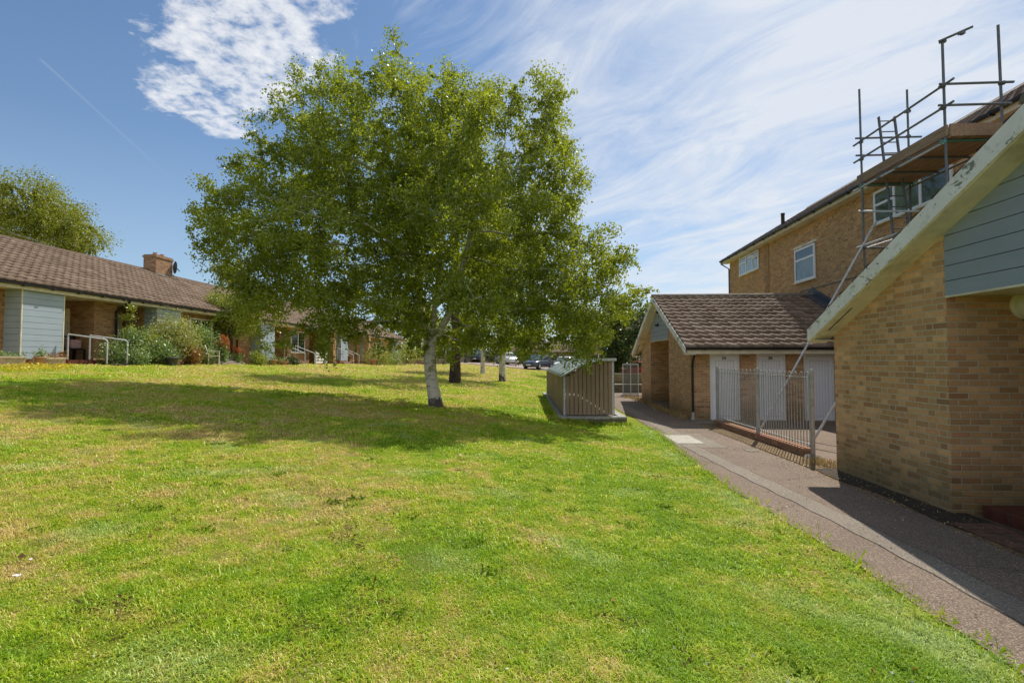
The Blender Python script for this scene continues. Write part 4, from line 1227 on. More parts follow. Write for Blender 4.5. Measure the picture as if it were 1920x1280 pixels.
# bench and chair in the first porch
t = empty('porch_bench', (-17.45, 17.4, 1.79), label='dark slatted bench with cushion in the first porch', cat='bench')
m_ = MB(); m_.box(-.25, .2, -.5, .5, .38, .42); m_.build('seat', M['black'], t)
m_ = MB()
for q in range(4): m_.box(-.30, -.26, -.5, .5, .48+q*.12, .54+q*.12)
m_.box(-.30, -.25, -.52, -.46, 0, .95).box(-.30, -.25, .46, .52, 0, .95)
m_.build('backrest', M['black'], t)
for sx in (-.25, .15):
    for sy in (-.48, .44): MB().box(sx, sx+.05, sy, sy+.05, 0, .38).build('leg', M['black'], t)
MB().box(-.22, .1, .0, .42, .425, .75).build('cushion', m_paint('pink_cloth', (.45,.28,.27), .9, .25, 14), t, bevel=.04)

# white plastic garden chair
ch = empty('garden_chair', (-15.1, Yon(402, -15.1), gz(-15.1, Yon(402, -15.1))), rz=R(124), label='pale plastic garden armchair standing on the lawn edge by the flower bed', cat='chair')
MB().prism([(-.22, -.24), (.22, -.22), (.22, .22), (-.22, .24)], .41, .44, 'z').build('seat', M['plaswhite'], ch, bevel=.008)
m_ = MB()
for q in range(5):
    x = -.16+q*.08; m_.beam((x, .23, .45), (x*1.05, .34, .86), .045, .014, (0,-1,0))
m_.tube([(-.21, .22, .44), (-.22, .33, .80), (-.14, .365, .90), (0, .375, .93), (.14, .365, .90), (.22, .33, .80), (.21, .22, .44)], .018, 6)
m_.build('backrest', M['plaswhite'], ch)
for sx, sy in ((-.23, -.22), (.19, -.22), (-.23, .20), (.19, .20)):
    MB().prism([(sx, sy), (sx+.045, sy), (sx+.045, sy+.045), (sx, sy+.045)], 0, .43 if sy > 0 else .64, 'z').build('leg', M['plaswhite'], ch, bevel=.006)
for s in (-1, 1): MB().beam((s*.215, -.24, .65), (s*.225, .30, .67), .05, .02).build('armrest', M['plaswhite'], ch)

# timber steps / sleepers
t = empty('timber_steps', (-15.3, Yon(440, -15.3), gz(-15.3, Yon(440, -15.3))), label='stacked pale timber sleepers forming steps beside the garden chair', cat='steps')
for k_ in range(3): MB().box(-.3-k_*.2, -.12-k_*.2, -.75, .75, k_*.10, k_*.10+.09).build('sleeper', M['sleeper'], t, bevel=.01)
MB().beam((.0, .95, .02), (-.7, .75, .32), .12, .08).build('side_board', M['sleeper'], t)

def pot(name, label, px, Xp, r, h, mat, trough=None, plant='leaf_green', pn=120, ph=.2):
    y = Yon(px, Xp); z = gz(Xp, y)
    t = empty(name, (Xp, y, z), label=label, cat='plant pot')
    if trough:
        m_ = MB(); L_ = trough
        m_.prism([(-.12, 0), (.12, 0), (.16, h-.05), (.19, h-.05), (.19, h), (-.19, h), (-.19, h-.05), (-.16, h-.05)], -L_/2, L_/2, 'y')
        m_.build('pot', mat, t)
        C = RNG.normal(0, 1, (pn, 3))*np.array([.08, L_*.3, .05])+np.array([0, 0, h+.05])
    else:
        MB().lathe([(r*.7, 0), (r*.95, h*.8), (r*1.05, h*.8), (r*1.05, h), (r*.9, h), (r*.85, h-.03)], (0,0,0), 14).build('pot', mat, t)
        C = RNG.normal(0, 1, (pn, 3))*np.array([r*.5, r*.5, ph*.4])+np.array([0, 0, h+ph*.4])
    C[:, 2] = np.maximum(C[:, 2], h)
    leaf_cloud('plant', C+np.array([Xp, y, z]), .07, M[plant], t, .6, origin=(Xp, y, z))
    return t
pot('trough_planter', 'cream stone trough of seedlings at the far left lawn edge', 14, -15.7, .2, .26, M['stonepot'], .8)
pot('trough_planter', 'cream stone trough in front of the first boarded bay', 93, -15.75, .2, .24, M['stonepot'], .75, 'leaf_rust')
pot('flower_pot', 'squat terracotta pot between the troughs by the boarded bay', 76, -15.7, .15, .26, M['terracotta'])
pot('flower_pot', 'small terracotta pot beside the porch step', 116, -15.85, .13, .25, M['terracotta'], None, 'leaf_rust')
pot('flower_pot', 'dark glazed pot in front of the flower bed', 323, -15.15, .24, .34, M['darkgrey'], None, 'leaf_green', 160, .45)
pot('flower_pot', 'terracotta pot among the plants beside the downpipe', 227, -16.4, .16, .3, M['terracotta'])
pot('flower_pot', 'terracotta pot on the far side of the second bungalow garden', 700, -14.6, .32, .5, M['terracotta'])
pot('flower_pot', 'reddish terracotta pot low beside the steps with handrails', 512, -15.0, .22, .3, M['terracotta'])
pot('flower_pot', 'wide terracotta bowl beside the nearest sloping handrail', 530, -15.0, .3, .22, M['terracotta'])

def bush(name, label, cat, px, Xp, h, w, n, size, leafm, flower=None, fm=0, dz=0, lean=0, group=None, clumps=9, base=.12, hang=0, asp=.7):
    y = Yon(px, Xp); z = gz(Xp, y)+dz
    t = empty(name, (Xp, y, z), label=label, cat=cat, group=group)
    mb = MB(); cs = []
    for i in range(clumps):
        a = random.uniform(0, 6.28); r_ = w*.5*math.sqrt(random.random())*.8
        zz = h*(base+(1-base)*random.random()**.8)*(1-.35*(r_/(w*.5))**2)
        c = (r_*math.cos(a)+lean*zz, r_*math.sin(a), zz); cs.append(c)
        mb.tube([(c[0]*.15, c[1]*.15, 0), (c[0]*.6, c[1]*.6, zz*.55), c], [.014, .01, .004], 5)
    mb.build('stem', M['stem'], t)
    C = []; T = []
    for c in cs:
        k_ = n//clumps; s_ = w*.21
        C.append(np.array(c)+RNG.normal(0, 1, (k_, 3))*np.array([s_, s_, s_*.85])); T.append(np.clip(RNG.random(k_)*.6+random.random()*.4, 0, 1))
    C = np.concatenate(C); C[:, 2] = np.abs(C[:, 2])*.98+.02
    leaf_cloud('foliage', C+np.array([Xp, y, z]), size, M[leafm], t, asp, np.concatenate(T), hang, (Xp, y, z))
    if flower:
        F = C[RNG.choice(len(C), fm)]+RNG.normal(0, .04, (fm, 3)); F[:, 2] += .04
        leaf_cloud('flowers', F+np.array([Xp, y, z]), size*1.05, M[flower], t, .9, None, 0, (Xp, y, z))
    return t
bush('climbing_plant', 'tall thin yellow-green climber on a cane in front of the dark door', 'climber', 243, -16.3, 2.6, .42, 900, .09, 'leaf_gold', clumps=15, base=.25)
bush('climbing_plant', 'bushy lower growth of climber beside the downpipe', 'climber', 252, -16.2, 1.25, .8, 700, .08, 'leaf_gold', clumps=9)
bush('flowering_shrub', 'big variegated shrub with white blossom in front of the second boarded bay', 'shrub', 322, -16.0, 1.95, 1.5, 6500, .075, 'leaf_blush', 'flower_white', 320, clumps=30, base=.35)
bush('flowering_shrub', 'pale golden shrub spilling down beside the white blossom shrub', 'shrub', 350, -15.7, 1.15, .8, 1500, .08, 'leaf_blush', clumps=12)
bush('garden_shrub', 'mid green leafy shrub just left of the orange flower spikes', 'shrub', 375, -15.9, 1.6, 1.1, 3200, .08, 'leaf_green', clumps=18)
bush('hydrangea', 'rust-brown drying hydrangea at the front of the bed', 'shrub', 357, -15.35, .72, .8, 900, .10, 'leaf_rust', clumps=10)
bush('garden_plant', 'low white-flowered bedding plant behind the right handrail', 'plant', 212, -15.8, .75, .9, 1500, .06, 'leaf_green', 'flower_white', 60)
bush('garden_plant', 'tall grey-green seeding plant next to the handrail end', 'plant', 246, -15.9, 1.35, .9, 2600, .06, 'leaf_green', 'flower_white', 50, clumps=16)
bush('garden_plant', 'sprawling white-speckled plant at the front of the flower bed', 'plant', 256, -15.5, .6, .9, 1600, .06, 'leaf_green', 'flower_white', 90)
bush('garden_plant', 'tall wispy plant with yellowish tops in the middle of the bed', 'plant', 273, -15.9, 1.5, .9, 2600, .06, 'leaf_gold', clumps=16)
bush('garden_plant', 'leafy green plant left of the dark glazed pot', 'plant', 292, -15.6, .85, .9, 1600, .07, 'leaf_green', 'flower_white', 40)
bush('garden_plant', 'silvery lavender mound behind the dark glazed pot', 'plant', 318, -15.5, .7, .7, 1300, .06, 'leaf_green', 'flower_lilac', 70)
bush('garden_plant', 'dark green low plant beneath the garden chair side of the bed', 'plant', 383, -15.5, .55, .8, 1000, .08, 'leaf_green')
bush('garden_plant', 'fresh green plant right of the timber sleepers', 'plant', 484, -15.0, .55, .7, 1000, .09, 'leaf_gold')
bush('garden_plant', 'loose lilac flowered plant before the far boarded bay', 'plant', 500, -15.3, 1.3, .9, 800, .06, 'leaf_green', 'flower_lilac', 60, clumps=12)
bush('garden_plant', 'small trailing plant hung on the brick pier of the far steps', 'plant', 551, -15.2, .55, .6, 500, .1, 'leaf_dark')
bush('climbing_plant', 'dark climber growing up the wall behind the birch crown', 'climber', 604, -16.2, 2.3, .9, 1600, .1, 'leaf_dark', clumps=14)
bush('garden_shrub', 'bright yellow-green shrub at the far end of the bungalow gardens', 'shrub', 712, -14.4, 1.4, 2.2, 1800, .13, 'leaf_gold', 'flower_orange', 60, clumps=14)
bush('garden_shrub', 'green shrub with orange flowers next to the far yellow-green shrub', 'shrub', 733, -14.4, 1.1, 2.0, 1300, .13, 'leaf_green', 'flower_orange', 50, clumps=12)
bush('garden_shrub', 'round shrub right of the last boarded bay', 'shrub', 757, -14.0, 2.0, 2.6, 1500, .16, 'leaf_gold', clumps=12)
# orange flower spikes
def spikes(label, px, Xp, h, w, n):
    y = Yon(px, Xp); z = gz(Xp, y)
    t = empty('orange_flower_clump', (Xp, y, z), label=label, cat='flowers', group='orange flower clumps in the bed')
    mb = MB(); C = []; G = []
    for i in range(n):
        a = random.uniform(0, 6.28); r_ = w*.5*random.random()
        hh = h*random.uniform(.75, 1.05)
        tip = Vector((r_*math.cos(a)*1.2, r_*math.sin(a)*1.2, hh))
        mb.tube([(tip.x*.4, tip.y*.4, 0), tip], [.008, .003], 4)
        for k_ in range(60):
            f = random.uniform(.60, 1); C.append((tip.x*(.4+.6*f)+random.gauss(0, .035), tip.y*(.4+.6*f)+random.gauss(0, .035), hh*f))
        for k_ in range(55):
            f = random.uniform(.05, .7); G.append((tip.x*(.4+.6*f)+random.gauss(0, .07), tip.y*(.4+.6*f)+random.gauss(0, .07), hh*f))
    mb.build('stem', M['stem'], t)
    leaf_cloud('flowers', np.array(C)+np.array([Xp, y, z]), .06, M['flower_orange'], t, .7, None, -.5, (Xp, y, z))
    leaf_cloud('foliage', np.array(G)+np.array([Xp, y, z]), .13, M['leaf_green'], t, .35, None, -.8, (Xp, y, z))
spikes('tall clump of orange feathery flower spikes behind the garden chair', 416, -15.8, 1.45, .9, 34)
spikes('smaller clump of faded orange spikes right of the tall one', 447, -15.7, 1.0, .5, 11)

# yellow flowers in the lawn
sp_ = []
for i in range(150):
    px = random.uniform(0, 132); X_ = -random.uniform(13.4, 15.2); sp_.append((X_, Yon(px, X_)+random.gauss(0, .1)))
Cb = np.array([(x+random.gauss(0, .08), y+random.gauss(0, .08), gz(x, y)+random.uniform(.04, .11)) for (x, y) in sp_ for _ in range(4)])
tag(leaf_cloud('yellow_wildflowers', Cb, .05, M['flower_yellow'], None, .9), 'patch of small yellow wildflowers in the lawn by the troughs', 'wildflowers', kind='stuff')
# clover / daisies sprinkled in the lawn
n_ = 420
xx_ = RNG.uniform(-7, 2.2, n_); yy_ = RNG.uniform(2.2, 11, n_)
Cd = np.stack([xx_, yy_, zg(xx_, yy_)+RNG.uniform(.02, .045, n_)], -1)
tag(leaf_cloud('clover_flowers', Cd, .016, M['flower_white'], None, .95), 'tiny white clover flowers scattered through the lawn', 'wildflowers', kind='stuff')
tufts('dead_thatch', 'dry brown thatch lying in the lawn', 'thatch', [(RNG.uniform(-5.5, 1.5), RNG.uniform(2.2, 6.5)) for _ in range(60)]+[(-2.05, 2.55), (-1.9, 2.5), (-2.3, 2.62), (-1.4, 2.6)], M['straw'], .03, .006, 60, .09)
n_ = 190
xx_ = RNG.uniform(-7, 2.6, n_); yy_ = RNG.uniform(2.2, 12, n_)
Cd = np.stack([xx_, yy_, zg(xx_, yy_)+RNG.uniform(.02, .04, n_)], -1)
tag(leaf_cloud('fallen_leaves', Cd, .034, M['leaf_rust'], None, .8), 'small brown fallen leaves scattered over the lawn', 'leaves', kind='stuff')
tufts('clover_patches', 'darker broad-leaved weed rosettes among the lawn grass', 'weeds', [(x, y) for x, y in zip(RNG.uniform(-5, 2.3, 70), RNG.uniform(2.3, 8, 70))]+[(1.35, 3.1), (1.45, 3.0), (.85, 5.2), (.95, 5.3)], M['leaf_weed'], .04, .009, 40, .05, lean=1.5)
tufts('path_creep', 'grass and moss creeping over the path edge', 'grass', [(float(pathedge(y))+random.uniform(-.02, .07), y) for y in np.arange(2.2, 13.5, .09)], M['blade'], .035, .005, 18, .03, lean=1.3)
tufts('store_grass', 'long grass growing against the plinth of the slatted store', 'grass', [(.50+x, 13.72) for x in np.arange(0, 1.9, .07)]+[(.44-.04*(y-13.7), y) for y in np.arange(13.7, 22, .16)], M['blade'], .13, .010, 26, .05)
# weeds along hard edges
tufts('dry_weeds', 'straw-coloured dry weeds along the railing kerb', 'weeds', [(4.72+random.gauss(0, .05), y) for y in np.arange(9.3, 15, .30)], M['straw'], .03, .006, 14, .07)
tufts('corner_weeds', 'dry grey weed tuft at the near building corner', 'weeds', [(4.72, 8.75), (4.82, 8.65), (4.66, 8.9)], M['straw'], .15, .005, 70, .07)
tufts('verge_weeds', 'dry weeds at the foot of the far store wall', 'weeds', [(4.32+random.gauss(0, .06), y) for y in np.arange(15.3, 22.6, .3)]+[(4.2, 23.4), (4.0, 23.8), (4.4, 23.2), (4.1, 24.4), (4.3, 24)], M['straw'], .16, .012, 60, .12)
tufts('wall_weeds', 'small weeds growing where the near brick wall meets the soil', 'weeds', [(4.66+random.gauss(0, .05), y) for y in np.arange(5.2, 8.4, .3)], M['straw'], .04, .006, 26, .06)
tufts('tall_edge_grass', 'long seeding grass stalks leaning over the path edge', 'grass', [(float(pathedge(y))-.05, y) for y in np.arange(3.0, 13, .28)], M['blade'], .12, .0035, 14, .09)
th_ = []
for (cx, cy, k_, r_) in ((-2.35, 2.62, 9, .10), (-2.0, 2.55, 8, .12), (-1.5, 2.75, 6, .12), (-1.05, 3.0, 8, .22), (-1.7, 3.9, 7, .25), (-2.9, 3.6, 6, .25), (.55, 3.1, 5, .2)):
    th_ += [(cx+random.gauss(0, r_), cy+random.gauss(0, r_*.6)) for _ in range(k_)]
tufts('dead_moss', 'raked brown dead moss lying on the near lawn', 'moss', th_, M['leaf_thatch'], .035, .006, 30, .05, lean=1.6)
# bits of litter on the lawn
for (px, py, s_, lab) in ((33, 1084, .018, 'crumpled white paper scrap on the lawn at lower left'), (57, 1076, .010, 'smaller white paper scrap on the lawn at lower left'), (863, 859, .022, 'white paper scrap on the lawn below the tree shadow')):
    for q in range(40):
        Yq = 2+q*.2; p = at(px, py, Yq)
        if p[2] < gz(p[0], p[1])+.02: break
    mb = MB(); v = []
    for i in range(5):
        for j in range(5): v.append((p[0]+(i-2)*s_*.5+random.gauss(0, s_*.1), p[1]+(j-2)*s_*.4+random.gauss(0, s_*.1), gz(p[0], p[1])+.025+random.uniform(0, s_*.6)))
    mb.add(v, [(i*5+j, i*5+5+j, i*5+6+j, i*5+1+j) for i in range(4) for j in range(4)], True)
    tag(mb.build('paper_scrap', M['litter']), lab, 'litter')
# fallen leaves and grit on the path
n_ = 260
xx_ = np.concatenate([RNG.uniform(2.7, 4.5, n_), 4.35+RNG.normal(0, .12, n_)]); yy_ = np.concatenate([RNG.uniform(2.8, 16, n_), RNG.uniform(3, 14, n_)])
Cd = np.stack([xx_, yy_, np.full(len(xx_), .028)], -1)
tag(leaf_cloud('path_debris', Cd, .022, M['straw'], None, .8), 'small dry leaves and grit scattered on the path', 'debris', kind='stuff')

# ------------------------------------------------------------------ trees
mx, my = -3.02, 14.2
mz = gz(mx, my)
st0 = [(mx, my, mz-.15), (mx-.04, my, mz+.25), (-3.13, 14.2, 1.05), (-3.19, 14.2, 1.45), (-3.21, 14.18, 1.85), (-3.19, 14.15, 2.2),
       (-3.13, 14.12, 2.55), (-3.08, 14.1, 2.9), (-3.06, 14.1, 3.3), (-3.0, 14.1, 3.8), (-2.92, 14.1, 4.4), (-2.9, 14.15, 5.0), (-2.95, 14.15, 5.7), (-3.1, 14.2, 6.5),
       (-3.32, 14.3, 2.5), (-3.48, 14.4, 2.95), (-3.58, 14.5, 3.5), (-3.66, 14.6, 4.2), (-3.75, 14.7, 5.0), (-3.9, 14.8, 5.9), (-4.05, 14.8, 6.8),
       (-2.92, 14.05, 2.55), (-2.7, 14.0, 2.95), (-2.5, 13.95, 3.4), (-2.35, 13.9, 3.95), (-2.15, 13.9, 4.7), (-1.95, 13.9, 5.5), (-1.7, 13.9, 6.3)]
pa0 = [-1, 0, 1, 2, 3, 4, 5, 6, 7, 8, 9, 10, 11, 12, 5, 14, 15, 16, 17, 18, 19, 5, 21, 22, 23, 24, 25, 26]
BM = [(745,115,38,50,14.4,.7), (735,200,110,70,14.3,1.9), (640,170,55,55,14.5,1.1), (590,190,75,50,14.6,1.3), (560,290,90,75,14.4,2.0), (880,190,70,60,14.5,1.3), (840,290,130,110,14.0,2.6),
      (1005,225,75,85,14.3,1.6), (1030,330,65,95,14.0,1.9), (700,330,150,100,14.2,2.9), (500,330,55,45,14.4,1.2), (420,400,60,50,14.4,1.2), (510,430,130,80,14.0,2.2), (460,490,85,60,13.8,1.6),
      (680,450,190,110,14.0,3.1), (880,440,180,120,14.0,3.2), (1030,440,60,90,14.0,2.0), (560,550,110,55,13.8,2.0), (700,570,130,55,14.0,2.8), (900,570,150,60,14.0,2.8), (1030,560,80,70,13.8,2.1),
      (1130,490,62,55,13.9,1.2), (1165,545,45,70,14.0,1.0), (1105,590,60,60,13.8,1.3), (1080,650,42,45,13.2,.6), (480,580,55,45,13.8,1.1), (640,625,60,24,13.6,1.0), (1078,688,26,26,13.2,.35), (1050,662,30,24,13.4,.4), (1100,640,40,40,13.4,.7), (880,650,70,20,14.2,1.2), (590,650,50,16,13.4,.8), (480,640,36,22,13.4,.6), (1000,655,40,22,14.4,.8), (720,650,36,16,13.6,.6), (780,632,70,22,14.4,1.8), (950,640,80,30,14.6,1.6), (1060,510,60,60,14,1.5)]
tree('birch_tree', 'large multi-stemmed silver birch with pale trunk standing in the middle of the lawn', 'tree', (mx, my, mz),
     st0, pa0, [blob(*b) for b in BM], 1900, 340000, .072, M['bark'], M['leaf_birch'], group='birches on the lawn', trunk_r=.175, hang=.35, twig=.5, fr=.20, flare=1.45, iters=170, kill=.42, step=.28, tip=.007, tipr=.03)

def simple_tree(name, label, cat, x, y, h, rx, rz_, cz, nleaf, ls, bark, leaf, group, tr, lean=0, blobs=None, natt=220, hang=.5, twig=.8, base_clear=.3, strands=3, fill=.5, fr=.3):
    z = gz(x, y)
    st = [(x, y, z-.2)]; pa = [-1]; k_ = 8
    for i in range(1, k_+1):
        f = i/k_; st.append((x+lean*f*h*.5+random.gauss(0, .05), y+random.gauss(0, .05), z+h*.72*f)); pa.append(i-1)
    if blobs is None:
        blobs = []
        for i in range(13):
            a = random.uniform(0, 6.28); f = random.random()
            rr = rx*.62*math.sin(math.pi*min(.95, max(.12, f)))*random.uniform(.5, 1.1)
            blobs.append((x+lean*h*.4+rr*math.cos(a), y+rr*math.sin(a), z+cz-rz_*.75+1.5*rz_*f, rx*random.uniform(.35, .6), rx*random.uniform(.35, .6), rz_*random.uniform(.22, .38)))
    return tree(name, label, cat, (x, y, z), st, pa, blobs, natt, nleaf, ls, bark, leaf, group=group, trunk_r=tr, step=max(.4, h*.04), iters=90, kill=max(.7, h*.07), hang=hang, twig=twig, strands=strands, minr=.01, tip=.012, tipr=.06, fill=fill, fr=fr)
simple_tree('birch_tree', 'dark trunked tall birch standing just behind the big birch', 'tree', -4.6, 26.3, 16.2, 3.6, 6.2, 10.2, 26000, .13, M['bark_dark'], M['leaf_far'], 'birches on the lawn', .23, hang=.9, twig=1.0)
simple_tree('birch_tree', 'slender pale trunked birch farthest back on the lawn', 'tree', -4.5, 38.2, 10.5, 2.6, 4.0, 6.8, 14000, .15, M['bark'], M['leaf_far'], 'birches on the lawn', .14, hang=.9, twig=1.0)
simple_tree('birch_tree', 'grey trunked birch nearest the slatted store on the back lawn', 'tree', -2.45, 31.5, 13.2, 3.2, 5.0, 8.6, 22000, .14, M['bark'], M['leaf_far'], 'birches on the lawn', .17, hang=1.2, twig=1.2)
# extra hanging spray at the right of that birch
simple_tree('weeping_birch', 'large weeping birch rising behind the left bungalow roof', 'tree', -30.5, 30.5, 12.3, 5.6, 4.3, 8.2, 90000, .12, M['bark'], M['leaf_willow'], None, .3, hang=1.0, twig=1.0, natt=520, fr=.42,
    blobs=[blob(*b) for b in [(55,375,62,42,30.5,2.2),(110,405,50,40,30.5,2.0),(20,420,80,50,30.5,2.4),(-60,390,70,60,30.5,2.4),(150,440,38,38,30.3,1.5),(90,460,70,45,30.3,2.2),(-40,460,90,55,30.5,2.4),(178,452,18,40,30.2,.8)]])
simple_tree('garden_tree', 'pale green tree peeping over the bungalow ridge beside the birch crown', 'tree', -26.5, 42, 9.8, 2.6, 3.2, 6.8, 14000, .16, M['bark_dark'], M['leaf_willow'], None, .2, hang=.4)
simple_tree('garden_tree', 'golden-green bushy small tree in the flower bed behind the orange spikes', 'tree', -16.4, Yon(432, -16.4), 3.7, 1.7, 1.6, 2.35, 34000, .075, M['bark_dark'], M['leaf_gold'], None, .07, hang=.1, twig=.35, natt=300, fr=.20, fill=.7,
    blobs=[blob(*b) for b in [(405,590,30,30,25.6,.9),(440,600,34,34,25.8,1.0),(420,566,26,20,25.6,.8),(460,588,24,36,25.8,.8),(396,614,16,14,25.3,.5)]])
# background planting, each tree its own
bgt = [(5.6, 37.5, 6.4, 2.3, 'leaf_dark', 'dark dense tree just left of the far store gable'), (8.2, 36, 6.0, 2.3, 'leaf_dark', 'dark tree half hidden behind the far store roof end'),
       (3.2, 44, 7.0, 2.5, 'leaf_far', 'mid green tree behind the slatted store'), (7.0, 50, 8.0, 3.0, 'leaf_far', 'tall green tree beyond the dark dense one'),
       (-17, 68, 8.5, 4, 'leaf_far', 'broad tree behind the long brown wall'), (-11, 73, 7.5, 3.6, 'leaf_gold', 'golden tree beyond the back lawn between trunks'), (-25, 78, 10, 4.5, 'leaf_dark', 'dark tree past the far end of the bungalows'),
       (-5.5, 76, 7.2, 3.5, 'leaf_far', 'green tree behind the parked cars left'), (13, 72, 9, 4.0, 'leaf_dark', 'dark tree right of the far brick house'), (-1.5, 90, 8.5, 4.0, 'leaf_far', 'distant green tree behind the far brick house'),
       (-19, 92, 10, 5, 'leaf_gold', 'distant golden tree past the lawn'), (22, 60, 10, 4.5, 'leaf_dark', 'dark tree behind the far car park')]
for (x, y, h, r_, lf, lab) in bgt:
    simple_tree('background_tree', lab, 'tree', x, y, h, r_, h*.42, h*.55, 8000 if y < 55 else 6000, .18 if y < 55 else .26, M['bark_dark'], M[lf], 'trees beyond the lawn', .16, hang=.15, twig=.8, natt=130, strands=3)
hd = blob_points([(x, 66+1.2*math.sin(x), gz(x, 66)+.9, 1.6, 1.0, 1.1+.3*math.sin(x*2.3)) for x in np.arange(-40, 12, 1.7)], 16000, .3)
tag(leaf_cloud('hedge', hd, .22, M['leaf_dark'], None, .7), 'long dark mixed hedge at the back of the lawn', 'hedge')
hd = blob_points([(x, 110+3*math.sin(x), gz(x, 110)+2.5, 7, 3.0, 4.5+1.5*math.sin(x*2.3)) for x in np.arange(-110, 120, 7)], 20000, .3)
tag(leaf_cloud('far_woodland', hd, .75, M['leaf_dark'], None, .7), 'distant belt of trees on the skyline', 'woodland', kind='stuff')

# ------------------------------------------------------------------ cars
def car(label, x, y, rz, paint, L=4.3, W=1.78, H=1.5, van=False, cat='car'):
    z = gz(x, y)+.05
    t = empty('parked_van' if van else 'parked_car', (x, y, z), rz=rz, label=label, cat=cat, group='vehicles in the far car park')
    def loft(name, st, mat, parent):
        v = []; f = []; m = len(st[0][1])
        for sx, sec in st:
            for (yy, zz) in sec: v.append((sx, yy, zz))
        for i in range(len(st)-1):
            for k_ in range(m):
                k2 = (k_+1) % m; f.append((i*m+k_, i*m+k2, (i+1)*m+k2, (i+1)*m+k_))
        f.append(tuple(range(m-1, -1, -1))); f.append(tuple(range((len(st)-1)*m, len(st)*m)))
        return MB().add(v, f, True).build(name, mat, parent)
    def sec(w, zb, zt):
        w /= 2; return [(-w*.9, zb), (w*.9, zb), (w, zb+.12), (w, zt-.14), (w*.95, zt-.03), (w*.7, zt), (-w*.7, zt), (-w*.95, zt-.03), (-w, zt-.14), (-w, zb+.12)]
    hood = .98 if not van else 1.05; h2 = L/2
    prof = [(-h2, W*.80, .38, hood-.22), (-h2+.1, W*.92, .26, hood-.10), (-h2+.5, W, .22, hood), (-.2, W, .2, hood+.02), (h2-1.1, W, .2, hood-.02), (h2-.4, W*.97, .22, hood-.14), (h2-.08, W*.86, .26, hood-.28), (h2, W*.72, .34, hood-.40)]
    loft('body', [(a, sec(w, zb, zt)) for a, w, zb, zt in prof], paint, t)
    def gsec(w, zt): w /= 2; return [(-w, hood-.06), (w, hood-.06), (w*.86, zt-.05), (w*.74, zt), (-w*.74, zt), (-w*.86, zt-.05)]
    gp = [(-h2+.15, W*.86, hood+.05), (-h2+.55 if not van else -h2+.2, W*.92, H-.06), (-.3, W*.94, H), (.35, W*.93, H-.03), (h2-1.25 if not van else h2-1.0, W*.88, hood+.02)]
    loft('roof', [(a, gsec(w, zt)) for a, w, zt in gp], paint, t)
    # glazing just proud of the roof shell
    for s in (-1, 1):
        MB().add([(-h2+.6, s*W*.455, hood+.06), (h2-1.45, s*W*.45, hood+.06), (.25, s*W*.415, H-.12), (-h2+.75, s*W*.41, H-.12)], [(0,1,2,3)]).build('side_window', M['glass'], t)
    MB().add([(h2-1.22, -W*.38, hood+.06), (h2-1.22, W*.38, hood+.06), (.44, W*.34, H-.07), (.44, -W*.34, H-.07)], [(0,1,2,3)]).build('windscreen', M['glass_mid'], t)
    for s in (-1, 1):
        for wx in (-h2+.78, h2-.82):
            wm = MB(); v = []; f = []
            n = 18
            for (r_, yy) in ((.30, .0), (.33, .02), (.33, .19), (.30, .21)):
                for k_ in range(n):
                    a = 2*math.pi*k_/n; v.append((wx+r_*math.cos(a), s*(W/2-.19+yy), .33+r_*math.sin(a)))
            for i in range(3):
                for k_ in range(n):
                    k2 = (k_+1) % n; f.append((i*n+k_, i*n+k2, (i+1)*n+k2, (i+1)*n+k_))
            wm.add(v, f, True).add(v[-n:], [tuple(range(n))])
            w_ = wm.build('wheel', M['rubber'], t)
            hb = MB(); n2 = 10
            hb.add([(wx+.2*math.cos(2*math.pi*k_/n2), s*(W/2+.024), .33+.2*math.sin(2*math.pi*k_/n2)) for k_ in range(n2)], [tuple(range(n2))]).build('rim', M['galv_lite'], w_)
    for s in (-1, 1):
        MB().beam((h2-.10, s*W*.30, hood-.38), (h2-.24, s*W*.42, hood-.34), .05, .13).build('headlight', M['glass_pale'], t)
    MB().box(h2+.002, h2+.012, -.26, .26, .42, .53).build('number_plate', M['white'], t)
    MB().box(h2-.02, h2+.008, -.45, .45, .60, .68).build('grille', M['black'], t)
    for s in (-1, 1): MB().box(h2-1.45, h2-1.3, s*W/2-.0 if s > 0 else -W/2-.16, s*W/2+.16 if s > 0 else -W/2, hood, hood+.12).build('mirror', paint, t)
    return t
pb = m_paint('navy_car_paint', (.045,.06,.10), .25, .08, 2, spec=.8); pk = m_paint('black_car_paint', (.015,.017,.02), .25, .08, 2, spec=.8)
pw = m_paint('white_car_paint', (.62,.65,.68), .25, .04, 2, spec=.8); pr_ = m_paint('red_car_paint', (.40,.03,.03), .25, .08, 2, spec=.8)
car('dark blue parked car facing the lawn beside the slatted store', -.35, 55.0, R(-118), pb, 4.3, 1.8, 1.55)
car('silver white estate car partly behind the slatted store', 2.6, 55.5, R(-105), pw, 4.4, 1.8, 1.55)
car('small white car seen between the two back birch trunks', -4.3, 62.0, R(-60), pw, 3.9, 1.7, 1.5)
car('black parked car seen behind the slender birch trunk', -7.3, 62.5, R(-115), pk, 4.2, 1.78, 1.5)
car('red parked car glimpsed beyond the mesh barrier', 7.6, 40.0, R(180), pr_, 4.1, 1.75, 1.5)
t = empty('litter_bin', (-9.0, 59, gz(-9.0, 59)), label='dark litter bin standing at the edge of the far car park', cat='bin')
MB().lathe([(.26, 0), (.28, .9), (.3, .92), (.24, 1.15), (.05, 1.25)], (0,0,0), 14).build('body', M['darkgrey'], t)
MB().box(-.14, .14, -.32, -.2, .85, 1.02).build('opening', M['black'], t)
